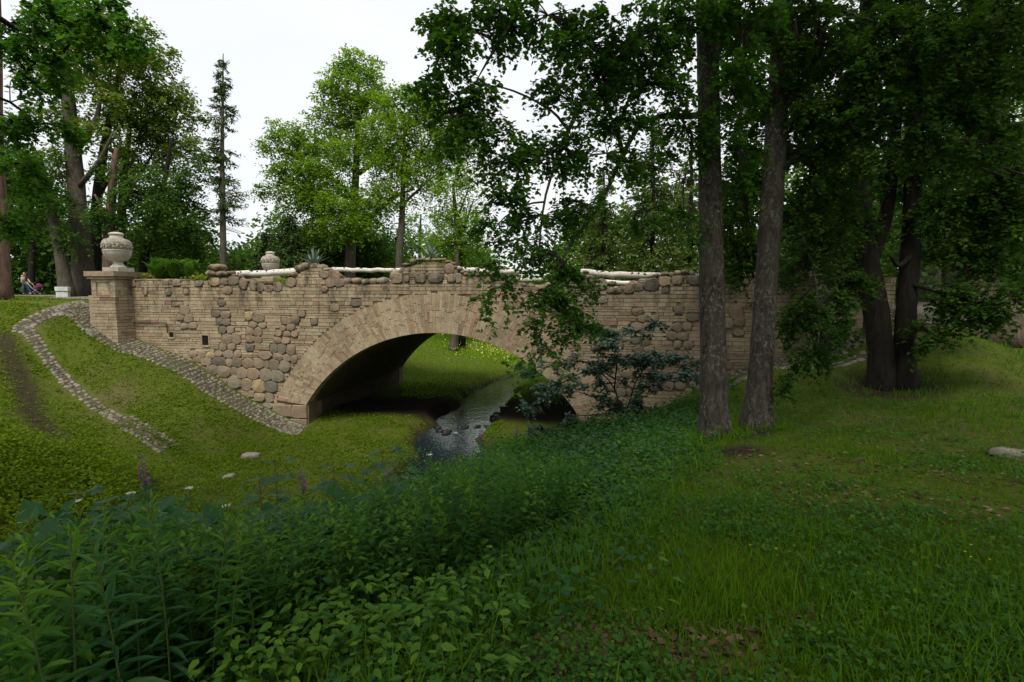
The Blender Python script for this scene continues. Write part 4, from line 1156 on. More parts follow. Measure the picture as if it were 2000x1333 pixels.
# ---------------------------------------------------------------- trees
UP = np.array([0, 0, 1.0])
HEART = [(0, .03, 0), (.40, .06, .05), (.42, .42, .06), (0, 1.0, -.10), (-.42, .42, .06), (-.40, .06, .05)]
HEARTF = [(0, 1, 2), (0, 2, 3), (0, 3, 4), (0, 4, 5)]
DIAM = [(0, 0, 0), (.42, .42, .08), (0, 1, -.05), (-.42, .42, .08)]; DIAMF = [(0, 1, 2), (0, 2, 3)]
NEEDL = [(0, 0, 0), (.16, .4, .02), (0, 1, -.04), (-.16, .4, .02)]
TWIG = [(1, 0, 0), (-.5, 0, .87), (-.5, 0, -.87), (.4, 1, 0), (-.2, 1, .35), (-.2, 1, -.35)]
TWIGF = [(0, 1, 4), (0, 4, 3), (1, 2, 5), (1, 5, 4), (2, 0, 3), (2, 3, 5)]
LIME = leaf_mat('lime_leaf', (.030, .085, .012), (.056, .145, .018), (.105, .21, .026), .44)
LIME2 = leaf_mat('shaded_lime_leaf', (.022, .060, .010), (.042, .100, .014), (.085, .150, .020), .36)  # darker copy of the lime leaf, canopy shade put into its colour
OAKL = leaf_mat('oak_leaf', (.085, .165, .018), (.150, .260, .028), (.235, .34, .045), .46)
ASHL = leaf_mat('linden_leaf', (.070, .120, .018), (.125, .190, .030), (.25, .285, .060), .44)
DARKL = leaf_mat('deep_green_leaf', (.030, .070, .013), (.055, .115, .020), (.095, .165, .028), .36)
PALEL = leaf_mat('light_tree_leaf', (.085, .16, .035), (.14, .25, .055), (.20, .32, .08), .44)
CONIF = leaf_mat('spruce_needles', (.035, .070, .018), (.065, .115, .030), (.12, .17, .045), .2)
PINEL = leaf_mat('pine_needles', (.055, .085, .018), (.090, .130, .028), (.135, .175, .042), .22)
BARK_L = bark_mat('lime_bark', (.020, .017, .013), (.085, .074, .056), 1.0, (.16, .16, .13), (.070, .046, .028), 1.0)
BARK_D = bark_mat('dark_bark', (.008, .007, .005), (.030, .025, .019), 1.2)
BARK_O = bark_mat('old_tree_bark', (.040, .030, .022), (.17, .125, .090), .55, bstr=1.0)
BARK_G = bark_mat('grey_bark', (.045, .038, .028), (.125, .105, .080), .8)
BARK_P = bark_mat('pine_bark', (.055, .035, .025), (.20, .125, .085), .6, bstr=1.0)

def lobe(cx, cy, rx, ry, d, depth=None, dens=1.0):
    """crown lobe seen at (cx, cy) with half sizes rx, ry in photo pixels, d metres away"""
    k = d / 1000.0
    return (at(cx, cy, d), np.array([rx * k, (depth if depth else 0.8 * (rx + ry) / 2 * k), ry * k]), dens)

class Tree:
    def __init__(self, name, label, group, base, bark, leaf):
        self.e = empty(name, tuple(base)); tag(self.e, label, 'tree', group)
        self.base = np.array(base, dtype=np.float64); self.bark, self.leaf = bark, leaf
        self.S, self.W, self.T, self.K = Soup(), Soup(), Soup(), []   # leaves, limbs, trunk, nodes of the wood
    def trunk(self, pts, n=24, seg=14, wob=.03, flare=1.35, roots=.10):
        P = smooth_path([tuple(p) for p in pts], n); r = P[:, 3].copy()
        d0 = np.linalg.norm(P[:, :3] - P[0, :3], axis=1); r *= 1 + (flare - 1) * np.exp(-d0 / (r[0] * 1.6))
        P[0, 2] -= .25; ph = RNG.uniform(0, 6.28); r0 = r[0]
        amp = roots * np.exp(-d0 / (r0 * 1.3)); lum = RNG.uniform(-.04, .04, n)
        tube(self.T, P[:, :3] - self.base, r, seg, .5, wob, True, lambda i, a: 1 + amp[i] * (np.cos(5 * a + ph) + .6 * np.cos(3 * a + 1.7 * ph)) + lum[i] * np.cos(2 * a + i) + .025 * np.cos(7 * a + ph)); self.K += [(p[:3], p[3]) for p in P[n // 4:]]
        return P
    def limb(self, pts, r0, r1, n=10, seg=7):
        P = smooth_path([tuple(p) for p in pts], n); r = np.linspace(r0, r1, n)
        tube(self.W, P - self.base, r, seg, .5, .05); self.K += [(p, q) for p, q in zip(P, r)][2:]
    def reach(self, c, thick, lower=.15):
        """a branch from the nearest wood below to point c"""
        K = np.array([k[0] for k in self.K]); R = np.array([k[1] for k in self.K])
        d = np.linalg.norm(K - c, axis=1) + np.maximum(0, K[:, 2] - c[2] + lower) * 1.6
        i = int(np.argmin(d)); a = K[i]; ln = np.linalg.norm(c - a)
        if ln < .05: return
        mid = (a + c) / 2 + np.array([RNG.uniform(-.12, .12), RNG.uniform(-.12, .12), RNG.uniform(.0, .14)]) * ln
        self.limb([a, mid, c], min(R[i] * .6, thick * (.6 + .25 * ln)), thick * .3, 7, 5)
    def leaves(self, lobes, ll, per, twig=.4, tmpl='heart', wood=True, thick=.03, fill=1.6, droop=.5, px2=None, upn=1.0, connect=True):
        """lobes filled with drooping twigs that carry leaves of length ll; per = leaves on a twig"""
        TV, TF = {'heart': (HEART, HEARTF), 'diam': (DIAM, DIAMF), 'needle': (NEEDL, DIAMF)}[tmpl]
        for c, r, dens in lobes:
            if connect: self.reach(c, thick)
            area = math.pi * r[0] * r[2]
            N = max(3, int(fill * dens * area / (ll * ll * .22) / per))
            u = norm(RNG.normal(0, 1, (N, 3))); rad = RNG.uniform(.15, 1, N) ** .45
            ns = max(3, N // 9)                     # twigs gather in sub-clumps, which leaves gaps between them
            uc = norm(RNG.normal(0, 1, (ns, 3))) * (RNG.uniform(.1, 1, (ns, 1)) ** .5); pick = RNG.integers(0, ns, N)
            p0 = c + (uc[pick] * .88 + u * rad[:, None] * .30) * r
            u = norm(uc[pick] + u * .6)
            d = norm(u * np.array([1, 1, .35]) + RNG.normal(0, .45, (N, 3)) + np.array([0, 0, -.12]))
            L_ = twig * RNG.uniform(.6, 1.25, N)
            s = np.linspace(.06, 1, per)
            pos = p0[:, None, :] + d[:, None, :] * (s[None, :, None] * L_[:, None, None])
            pos[..., 2] -= droop * (s ** 2)[None, :] * L_[:, None]
            pos += RNG.normal(0, .10 * twig, pos.shape)
            side = norm(np.cross(d, UP) + 1e-6)
            sg = np.where(np.arange(per) % 2 == 0, 1, -1)[None, :, None]
            ld = d[:, None, :] * .6 + side[:, None, :] * sg * .9 + RNG.normal(0, .35, pos.shape) + np.array([0, 0, -.35 * droop])
            nrm_ = UP * upn + RNG.normal(0, .42, pos.shape)
            M = N * per
            lt = np.clip(RNG.normal(.5, .08), .1, .9) + np.repeat(RNG.normal(0, .10, ns)[pick], per)
            tone = np.clip(lt + np.repeat(RNG.normal(0, .14, N), per) + RNG.normal(0, .14, M), 0, 1)
            self.S.stamp(TV, TF, pos.reshape(M, 3) - self.base, frames(ld.reshape(M, 3), nrm_.reshape(M, 3)), ll * RNG.uniform(.65, 1.2, M), tone)
            if wood:
                end = pos[:, -1]
                th = .005 * np.ones(N)
                self.W.stamp(TWIG, TWIGF, p0 - self.base, frames(pos[:, per // 2] - p0, UP + RNG.normal(0, .1, (N, 3))), np.stack([th, np.linalg.norm(pos[:, per // 2] - p0, axis=1), th], 1), np.full(N, .5))
                th = th * .6; q = pos[:, per // 2]
                self.W.stamp(TWIG, TWIGF, q - self.base, frames(end - q, UP + RNG.normal(0, .1, (N, 3))), np.stack([th, np.linalg.norm(end - q, axis=1), th], 1), np.full(N, .5))
                kk = RNG.random(N) < .5
                v = p0[kk] - c; th = .009 * np.ones(kk.sum())
                self.W.stamp(TWIG, TWIGF, np.repeat(c[None] - self.base, kk.sum(), 0), frames(v, UP + RNG.normal(0, .1, (kk.sum(), 3))), np.stack([th, np.linalg.norm(v, axis=1), th], 1), np.full(kk.sum(), .5))
    def done(self):
        if self.T.V: self.T.build('trunk', self.bark, self.e, True)
        if self.W.V: self.W.build('branches', self.bark, self.e, True)
        if self.S.V: self.S.build('crown', self.leaf, self.e)
        return self.e

def tp(px, py, d, w):           # trunk node: width w in photo pixels
    p = at(px, py, d); return (p[0], p[1], p[2], w / 2 * d / 1000)
def foot_on_ground(p):
    q = list(p); q[2] = gz(q[0], q[1]); return q

# ---- the two tall limes in the middle of the picture
D1, D2 = 7.8, 8.2
b1 = foot_on_ground(tp(1396, 858, D1, 49)); b2 = foot_on_ground(tp(1478, 838, D2, 46))
t1 = Tree('lime_tree', 'tall lime with straight grey trunk and branch hanging over the arch', 'limes standing in the grass', b1[:3], BARK_L, LIME)
t1.trunk([b1, tp(1393, 700, D1, 48.4), tp(1388, 450, D1, 44.0), tp(1384, 200, D1 + .1, 41.4), tp(1380, -50, D1 + .2, 38.7), tp(1378, -500, D1 + .3, 31.7), tp(1370, -900, D1 + .3, 19.4)], 60, 26, .02, 1.45, .16)
def A3(*q): return [at(*v) for v in q]
t1.limb(A3((1384, 225, D1), (1330, 228, 7.7), (1290, 228, 7.6), (1237, 262, 7.5), (1172, 400, 7.3), (1120, 470, 7.2), (1075, 560, 7.1), (1050, 690, 7.0)), .055, .008, 18)
t1.limb(A3((1215, 295, 7.4), (1208, 250, 7.4), (1232, 185, 7.3), (1260, 120, 7.2)), .035, .01)
t1.limb(A3((1380, 60, D1), (1260, 60, 7.4), (1180, 130, 7.2), (1110, 255, 7.0), (1085, 320, 6.9), (1062, 400, 6.8), (1050, 520, 6.8)), .05, .008, 16)
t1.limb(A3((1110, 255, 7.0), (1075, 215, 6.9), (1003, 178, 6.8), (945, 165, 6.6)), .022, .008)
t1.limb(A3((1380, -120, D1), (1180, -110, 7.0), (1040, -50, 6.6), (1000, 40, 6.5), (955, 115, 6.4), (935, 150, 6.4)), .05, .008, 14)
t1.limb(A3((1062, 395, 6.8), (1030, 400, 6.7), (985, 425, 6.6), (950, 470, 6.5)), .015, .005)
t1.limb(A3((1384, 330, D1), (1340, 340, 7.7), (1335, 400, 7.6), (1345, 470, 7.5)), .018, .006)
l1 = [(855, 115, 50, 55, 6.3), (915, 55, 75, 55, 6.4), (845, 165, 42, 40, 6.3), (885, 225, 52, 48, 6.3), (935, 190, 50, 55, 6.5), (975, 20, 80, 40, 6.4), (1070, 30, 80, 40, 6.6), (1140, 80, 80, 60, 6.9), (900, 280, 45, 34, 6.4), (955, 318, 45, 35, 6.5), (1000, 262, 40, 32, 6.6),
      (1060, 320, 60, 45, 6.8), (1120, 200, 65, 50, 7.0), (1105, 290, 60, 50, 7.0), (1000, 395, 50, 40, 6.6), (955, 440, 34, 34, 6.5), (1055, 420, 55, 45, 6.9), (1000, 480, 45, 34, 6.6), (1090, 500, 60, 48, 7.1, 1.5), (945, 520, 28, 30, 6.6), (985, 560, 40, 30, 6.7), (1055, 565, 50, 42, 7.0, 1.5), (950, 590, 22, 24, 6.6),
      (1105, 600, 48, 38, 7.1, 1.4), (1045, 640, 36, 30, 7.0), (1120, 650, 40, 30, 7.1), (1075, 685, 28, 20, 7.0), (1035, 690, 22, 20, 7.0), (1160, 560, 34, 30, 7.2),
      (1230, 90, 90, 70, 7.2), (1330, 40, 90, 70, 7.4), (1280, 165, 80, 55, 7.3), (1180, 160, 60, 50, 7.1), (1340, 250, 55, 60, 7.5), (1185, 300, 55, 45, 7.2), (1150, 400, 50, 40, 7.2), (1290, 330, 50, 36, 7.5, .6), (1345, 420, 28, 40, 7.6, .6), (1240, 420, 60, 40, 7.5, .45), (1230, 235, 50, 40, 7.3)]
t1.leaves([lobe(*q[:5], None, (q[5] if len(q) > 5 else 1.0) * (.72 if q[0] < 1200 and q[1] > 440 else 1.0)) for q in l1], .066, 14, .26, 'heart', True, .012, 2.0, .6)
t1.leaves([lobe(*q) for q in ((1450, 60, 70, 70, 7.3), (1430, 180, 50, 60, 7.2), (1440, 300, 36, 60, 7.3), (1455, 120, 40, 50, 6.9))], .068, 14, .26, 'heart', True, .012, 1.6, .5)
# the crown above the frame that keeps the bank in shade
t1.leaves([(np.array([x, y, z]), np.array([r, r, r * .55]), 1.0) for x, y, z, r in ((2.0, 6.0, 8.2, 1.9), (4.6, 5.0, 8.6, 1.9), (.2, 5.2, 8.0, 1.7), (2.8, 8.6, 9.5, 2.2), (5.8, 8.0, 9.6, 2.0), (1.6, 3.6, 8.8, 1.7), (3.6, 2.6, 9.0, 1.8), (-1.4, 6.6, 8.8, 1.5), (.6, 8.6, 9.8, 1.8), (3, 6, 11.5, 2.4), (-1.0, 3.4, 8.4, 1.6))], .13, 12, .55, 'diam', False, .05, 1.15)
t1.done()

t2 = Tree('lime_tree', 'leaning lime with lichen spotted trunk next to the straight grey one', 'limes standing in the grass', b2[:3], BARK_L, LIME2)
t2.trunk([b2, tp(1484, 740, D2, 43.2), tp(1492, 620, D2, 41.6), tp(1503, 450, D2, 41.6), tp(1513, 300, D2 + .05, 40.0), tp(1521, 150, D2 + .1, 36.8), tp(1530, -50, D2 + .2, 33.6), tp(1550, -500, D2 + .4, 25.6), tp(1560, -850, D2 + .4, 16.0)], 60, 26, .02, 1.6, .18)
t2.limb(A3((1518, 345, D2), (1555, 305, 8.1), (1600, 285, 8.0), (1680, 266, 7.8), (1735, 280, 7.6), (1810, 300, 7.4), (1900, 310, 7.2), (2010, 345, 7.0)), .055, .012, 16)
t2.limb(A3((1605, 284, 8.0), (1612, 230, 7.9), (1640, 170, 7.8), (1645, 90, 7.7)), .03, .01)
t2.limb(A3((1520, 110, D2), (1590, 20, 8.0), (1700, 40, 7.6), (1760, 80, 7.4)), .035, .01)
t2.limb(A3((1512, 200, D2), (1560, 160, 8.4), (1600, 145, 8.6)), .03, .01)
t2.limb(A3((1512, 420, D2), (1560, 450, 8.3), (1590, 540, 8.2), (1600, 640, 8.0), (1590, 710, 7.9)), .03, .006, 12)
l2 = [(1600, 60, 80, 70, 7.8), (1680, 130, 70, 55, 7.6), (1580, 200, 55, 70, 8.0), (1640, 240, 60, 45, 7.8), (1720, 220, 70, 50, 7.5), (1770, 90, 80, 70, 7.4), (1590, 330, 50, 55, 8.2), (1565, 420, 42, 60, 8.4), (1570, 520, 48, 55, 8.4), (1600, 590, 42, 45, 8.2), (1625, 655, 40, 40, 8.0), (1580, 690, 36, 38, 8.0), (1560, 610, 36, 40, 8.3), (1640, 480, 50, 50, 8.4),
      (1550, 745, 22, 22, 8.0), (1660, 600, 30, 30, 8.2), (1620, 390, 50, 45, 8.3), (1800, 260, 70, 45, 7.3), (1870, 220, 70, 55, 7.2), (1860, 100, 80, 70, 7.2), (1960, 160, 70, 70, 7.0), (1930, 280, 80, 45, 7.0), (1960, 50, 80, 60, 7.0), (1700, 310, 50, 34, 7.6), (1555, 40, 40, 60, 7.6), (1470, 200, 34, 50, 8.5), (1460, 420, 30, 60, 8.6, 1.0), (1452, 505, 34, 50, 8.7, 2.0), (1440, 480, 24, 40, 9.2, 1.5), (1440, 60, 50, 60, 8.6), (1455, 320, 34, 60, 8.6), (1640, 340, 50, 50, 8.6), (1560, 130, 50, 60, 8.6), (1660, 60, 60, 50, 8.4), (1425, 440, 16, 50, 8.8), (1540, 260, 40, 60, 8.7)]
t2.leaves([lobe(*q[:5], None, q[5] if len(q) > 5 else 1.0) for q in l2], .068, 14, .26, 'heart', True, .012, 2.0, .6)
t2.leaves([lobe(*q) for q in ((1450, 200, 60, 90, 11.5), (1445, 380, 44, 70, 11.5), (1590, 200, 60, 110, 11.8), (1600, 420, 60, 90, 11.8), (1450, 40, 60, 60, 11), (1560, 60, 60, 70, 11.5), (1640, 520, 50, 50, 12))], .09, 14, .36, 'heart', True, .014, 2.2, .55)
t2.leaves([(np.array([x, y, z]), np.array([r, r, r * .55]), 1.0) for x, y, z, r in ((6.5, 7.5, 8.6, 2.0), (7.6, 5.0, 7.4, 2.0), (5.6, 9.4, 10.0, 2.2), (8.4, 8.2, 9.4, 2.2), (5.0, 7.0, 11.5, 2.3), (6.2, 3.4, 8.2, 1.9), (9.4, 3.6, 7.6, 2.0), (5.4, 11, 10, 2.0))], .13, 12, .55, 'diam', False, .05, .6)
t2.done()

# ---- the twin-stemmed dark tree
D3 = 11.0
b3 = foot_on_ground(tp(1742, 760, D3, 60))
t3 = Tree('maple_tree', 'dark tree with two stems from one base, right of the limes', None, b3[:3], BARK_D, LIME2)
t3.trunk([foot_on_ground(tp(1722, 758, D3, 42.2)), tp(1720, 690, D3, 42.2), tp(1710, 600, D3, 42.2), tp(1695, 520, D3, 40.5), tp(1684, 440, D3, 37.0), tp(1682, 300, D3, 33.4), tp(1690, 120, D3, 29.9), tp(1700, -100, D3, 26.4), tp(1710, -500, D3, 15.8)], 50, 20, .02, 1.4, .14)
t3.trunk([foot_on_ground(tp(1764, 762, D3 - .1, 39.6)), tp(1766, 690, D3 - .1, 36.1), tp(1770, 600, D3 - .1, 34.4), tp(1777, 500, D3 - .1, 32.7), tp(1782, 380, D3 - .1, 29.2), tp(1786, 200, D3 - .1, 27.5), tp(1792, 0, D3 - .1, 24.1), tp(1800, -400, D3, 15.5)], 50, 20, .02, 1.4, .14)
t3.limb(A3((1694, 520, D3), (1722, 450, D3 + .2), (1738, 380, D3 + .3), (1750, 250, D3 + .4), (1765, 100, D3 + .4)), .17, .08, 12, 9)
t3.limb(A3((1684, 535, D3 - .1), (1630, 545, 10.6), (1590, 560, 10.2), (1560, 590, 10.0)), .05, .01)
t3.limb(A3((1676, 480, D3 - .1), (1650, 465, 10.8), (1610, 472, 10.5)), .035, .01)
t3.limb(A3((1776, 555, D3 - .2), (1830, 570, 10.4), (1890, 590, 9.9), (1950, 615, 9.5)), .05, .01)
t3.limb(A3((1780, 500, D3 - .2), (1755, 520, 10.6), (1738, 500, 10.4)), .06, .02)
t3.limb(A3((1784, 300, D3), (1850, 300, 10.2), (1920, 330, 9.6), (2000, 360, 9.0)), .06, .012)
l3 = [(1640, 560, 45, 40, 10.4), (1600, 600, 40, 34, 10.2), (1640, 640, 30, 26, 10.2), (1830, 570, 50, 28, 10.3), (1880, 590, 60, 30, 10.0), (1940, 610, 50, 26, 9.7), (1985, 590, 40, 40, 9.5), (1815, 650, 26, 30, 10.2), (1840, 670, 26, 22, 10.0), (1880, 630, 40, 22, 10.0), (1860, 500, 70, 40, 10.6), (1940, 500, 70, 50, 10.4), (1840, 400, 60, 55, 10.6), (1930, 400, 70, 55, 10.2), (1720, 350, 60, 50, 11.4), (1650, 430, 45, 50, 11),
      (1830, 300, 60, 50, 10.4), (1740, 150, 70, 70, 11), (1650, 250, 50, 70, 11.2), (1900, 160, 80, 80, 10.4), (1980, 430, 50, 70, 10), (1990, 300, 50, 60, 9.8), (1820, 40, 90, 70, 10.6), (1700, 40, 70, 60, 11.2), (1980, 80, 60, 80, 10)]
t3.leaves([lobe(*q) for q in l3], .085, 14, .34, 'heart', True, .016, 2.2, .55)
t3.leaves([(np.array([x, y, z]), np.array([r, r, r * .6]), 1.0) for x, y, z, r in ((8, 9, 10, 2.4), (10.5, 9.5, 9.0, 2.5), (8.4, 12, 10.5, 2.5), (11.5, 12.5, 9.5, 2.4), (9.5, 7.2, 9.2, 2.2), (8, 11, 13, 2.6), (12.5, 8, 8.5, 2.2))], .15, 12, .6, 'diam', False, .06, .45)
t3.done()

# ---- the thick old tree with the flared foot
D4 = 17.5
b4 = foot_on_ground(tp(1905, 672, D4, 95))
t4 = Tree('old_oak_tree', 'thick old tree with ridged bark and a wide flared foot', None, b4[:3], BARK_O, DARKL)
t4.trunk([b4, tp(1908, 620, D4, 84), tp(1915, 540, D4, 72), tp(1922, 400, D4, 66), tp(1928, 200, D4, 60), tp(1935, -50, D4, 50), tp(1940, -300, D4, 36)], 44, 34, .05, 1.7, .14)
for a in range(5): t4.limb([at(1925, 380 - 90 * a, D4), at(1925 + (80 if a % 2 else -80), 330 - 90 * a, D4 - .6), at(1925 + (190 if a % 2 else -170), 330 - 90 * a, D4 - 1)], .16, .03)
l4 = [(1830, 420, 70, 60, 16.5), (1900, 330, 90, 70, 16.6), (1980, 420, 70, 60, 16.8), (1990, 260, 80, 80, 16.8), (1850, 220, 90, 80, 16.6), (1920, 100, 110, 90, 16.8), (1800, 330, 60, 60, 17), (1780, 120, 80, 90, 17), (2000, 540, 60, 50, 17.2), (1960, 480, 60, 36, 16.8), (2010, 620, 40, 34, 17), (1790, 470, 50, 44, 17.2)]
t4.leaves([lobe(*q) for q in l4], .14, 14, .6, 'diam', False, .05, 1.9, .4)
t4.leaves([(np.array([x, y, z]), np.array([r, r, r * .6]), 1.0) for x, y, z, r in ((16, 16, 12, 3.2), (13, 17, 11.5, 3.0), (18, 18, 11, 3.2), (15.5, 13.5, 10.5, 2.8), (17, 20, 13, 3.2))], .2, 12, .8, 'diam', False, .08, .4)
t4.done()

# ---- the tree whose trunk stands outside the frame and whose branches hang into the upper corner, shading the bank
b5 = foot_on_ground((-9.6, 5.0, 0, .34))
t5 = Tree('maple_tree', 'overhanging tree with dark leaves at the upper edge above the pine trunk', None, b5[:3], BARK_D, LIME)
t5.trunk([b5, (-9.5, 5.0, 2.5, .30), (-9.3, 5.1, 6.0, .26), (-9.2, 5.2, 10, .2), (-9.2, 5.2, 14, .1)], 20)
t5.limb([(-9.3, 5.1, 5.6), (-8.9, 6.6, 6.6), *A3((40, 60, 8.8), (150, 35, 8.6), (230, 60, 8.4), (290, 80, 8.3))], .07, .008, 14)
t5.limb([(-9.4, 5.1, 4.5), (-9.4, 6.4, 5.0), *A3((20, 200, 9.4), (70, 280, 9.6))], .06, .008, 10)
l5 = [(30, 40, 70, 60, 8.8), (120, 30, 70, 40, 8.6), (200, 60, 55, 30, 8.5), (250, 55, 40, 28, 8.4), (280, 85, 26, 20, 8.3), (210, 95, 30, 20, 8.5), (130, 95, 50, 36, 8.8), (50, 140, 60, 50, 9.2), (20, 230, 50, 50, 9.4), (80, 240, 50, 44, 9.8), (100, 170, 50, 40, 9.3), (40, 320, 50, 50, 10), (160, 120, 30, 22, 8.7), (180, 20, 60, 34, 8.3), (10, 420, 36, 50, 10.4), (75, 350, 36, 40, 10.4)]
t5.leaves([lobe(*q) for q in l5], .085, 14, .30, 'heart', True, .014, 1.5, .5)
t5.leaves([(np.array([x, y, z]), np.array([r, r, r * .55]), 1.0) for x, y, z, r in ((-8, 2.5, 8, 2.2), (-5, 2.0, 8.4, 2.2), (-3, 4.6, 8.6, 2.0), (-6, 4.6, 8.0, 2.0), (-10, 4.0, 9, 2.4), (-3, .5, 9, 2.2), (-7, 0, 9.5, 2.4))], .14, 12, .6, 'diam', False, .06, 1.35)
t5.done()
# ---- two unseen trees added behind the photographer to shade the near bank
for (x, y, lab) in ((2.6, -3.6, 'unseen tree added for shade behind the viewpoint at the path side'), (-5.0, -4.0, 'unseen tree added for shade behind the viewpoint on the stream side')):
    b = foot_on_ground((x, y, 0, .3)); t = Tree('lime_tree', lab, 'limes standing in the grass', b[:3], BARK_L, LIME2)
    t.trunk([b, (x, y, 4, .27), (x + .2, y, 9, .2), (x + .2, y, 14, .1)], 16)
    t.leaves([(np.array([x + dx, y + dy, z]), np.array([r, r, r * .55]), 1.0) for dx, dy, z, r in ((0, 2.5, 8, 2.4), (3, 1, 8.4, 2.4), (-3, 1, 8.2, 2.4), (0, -2, 8.6, 2.4), (3.2, 3.6, 8.8, 2.2), (-3, 3.8, 8.8, 2.2), (0, 0, 11, 3), (5.6, 2.4, 8.2, 2.2))], .15, 12, .6, 'diam', False, .06, .8)
    t.done()

# ---------------------------------------------------------------- trees beyond the bridge
def bg_tree(name, label, trunk, limbs, lobes, bark, leaf, ll=.17, fill=1.7, group='trees beyond the bridge', thick=.05, per=12, twig=.8):
    t = Tree(name, label, group, foot_on_ground(trunk[0])[:3], bark, leaf)
    t.trunk([foot_on_ground(trunk[0])] + trunk[1:], 20, 10)
    for pts, r0, r1 in limbs: t.limb(A3(*pts), r0, r1, 10, 6)
    t.leaves([lobe(*q[:5], None, q[5] if len(q) > 5 else 1.0) for q in lobes], ll, per, twig, 'diam', False, thick, fill, .35)
    return t.done()
d = 38
bg_tree('oak_tree', 'broad light green oak rising highest behind the middle of the bridge', [tp(682, 560, d, 22), tp(684, 500, d, 20), tp(688, 440, d, 17), tp(694, 360, d, 14), tp(698, 260, d, 10), tp(700, 150, d, 5)],
        [(((686, 470, d), (720, 430, d - 1), (770, 385, d - 1), (810, 370, d - 1)), .28, .06), (((692, 390, d), (650, 350, d), (600, 320, d), (545, 290, d)), .2, .04), (((700, 340, d), (750, 300, d), (800, 260, d)), .2, .04)],
        [(700, 135, 44, 28, d), (690, 175, 62, 42, d), (715, 225, 60, 46, d), (655, 220, 55, 44, d), (620, 265, 60, 40, d), (565, 275, 44, 26, d), (545, 255, 24, 16, d), (580, 320, 60, 36, d), (640, 315, 60, 44, d - 1), (700, 300, 60, 46, d - 1), (640, 375, 74, 40, d - 1), (575, 370, 44, 30, d), (600, 420, 60, 36, d), (680, 390, 60, 34, d - 2), (690, 440, 60, 30, d - 2), (630, 455, 50, 28, d), (555, 330, 34, 20, d), (545, 372, 34, 20, d), (535, 290, 26, 18, d), (690, 115, 26, 16, d), (730, 185, 30, 26, d)], BARK_G, OAKL, .185, 2.6)
d = 36
bg_tree('oak_tree', 'light green tree with slim grey trunk just left of the central hump', [tp(777, 560, d, 15), tp(780, 500, d, 14), tp(785, 430, d, 12), tp(788, 340, d, 9), tp(790, 250, d, 5)],
        [(((786, 400, d), (830, 360, d), (865, 330, d)), .12, .03), (((788, 330, d), (830, 290, d), (850, 250, d)), .1, .03)],
        [(800, 200, 50, 34, d), (770, 250, 56, 40, d), (830, 255, 50, 36, d), (870, 275, 40, 28, d), (800, 310, 60, 40, d), (860, 310, 44, 26, d), (760, 340, 50, 34, d), (790, 375, 60, 24, d), (835, 350, 40, 24, d), (830, 210, 40, 28, d), (900, 290, 30, 18, d), (860, 232, 40, 28, d), (888, 262, 30, 22, d), (820, 180, 30, 22, d), (745, 395, 36, 26, d), (760, 290, 50, 36, d)], BARK_G, OAKL, .18, 2.4)
d = 42
bg_tree('maple_tree', 'darker forked tree between the two oaks and the grey conifers', [tp(632, 560, d, 12), tp(630, 490, d, 10), tp(626, 420, d, 8), tp(622, 360, d, 5)], [(((630, 480, d), (640, 430, d), (650, 400, d)), .12, .04)],
        [(600, 460, 50, 34, d), (655, 470, 50, 30, d), (620, 505, 70, 28, d), (700, 490, 50, 34, d), (560, 490, 40, 36, d), (740, 480, 44, 40, d)], BARK_D, DARKL, .2, 2.2)
d = 34
bg_tree('lime_tree', 'airy light green tree right of the central hump behind hanging leaves', [tp(902, 550, d, 14), tp(898, 480, d, 12), tp(890, 420, d, 9), tp(885, 360, d, 5)], [(((898, 470, d), (915, 420, d), (925, 390, d)), .12, .03), (((892, 430, d), (915, 370, d)), .1, .03)],
        [(905, 340, 40, 26, d), (880, 375, 36, 26, d), (915, 380, 30, 30, d), (895, 420, 44, 30, d), (925, 440, 26, 30, d), (880, 470, 50, 30, d), (915, 485, 36, 26, d), (890, 515, 60, 20, d), (870, 420, 24, 20, d)], BARK_D, OAKL, .16, 1.7)
d = 60
bg_tree('birch_tree', 'pale distant tree in the gap left of the airy tree', [tp(818, 545, d, 6), tp(820, 480, d, 5), tp(822, 420, d, 3)], [], [(820, 430, 40, 24, d), (800, 465, 44, 26, d), (845, 470, 40, 26, d), (820, 505, 60, 24, d)], BARK_G, PALEL, .26, 1.4)
d = 33
# left-hand group behind the urn
bg_tree('lime_tree', 'giant tree with smooth grey trunk standing behind the urn', [tp(166, 566, d, 40), tp(160, 500, d, 33), tp(152, 400, d, 30), tp(143, 300, d, 27), tp(132, 180, d, 22), tp(120, 60, d, 15), tp(112, -60, d, 8)],
        [(((143, 300, d), (185, 240, d), (200, 170, d)), .25, .06), (((150, 370, d), (190, 320, d - 1), (220, 260, d - 1)), .2, .05)],
        [(120, 60, 60, 50, d), (180, 110, 60, 50, d), (90, 140, 50, 50, d), (190, 190, 50, 46, d), (110, 230, 50, 46, d), (150, 20, 60, 40, d), (210, 60, 40, 36, d), (200, 270, 44, 40, d), (100, 320, 44, 40, d)], BARK_G, ASHL, .2, 2.4, 'tall trees behind the urn pedestal')
d = 36
bg_tree('lime_tree', 'tall tree with bushy yellowish top beside the giant trunk', [tp(184, 566, d, 22), tp(186, 480, d, 20), tp(190, 380, d, 17), tp(205, 280, d, 14), tp(225, 180, d, 9), tp(240, 90, d, 5)], [(((190, 390, d), (215, 340, d), (235, 300, d)), .2, .05)],
        [(270, 75, 44, 34, d), (240, 110, 50, 40, d), (295, 130, 44, 36, d), (255, 170, 54, 40, d), (320, 120, 22, 24, d), (270, 220, 56, 44, d), (220, 220, 40, 40, d), (310, 190, 40, 36, d)], BARK_D, ASHL, .2, 2.6, 'tall trees behind the urn pedestal')
d = 31
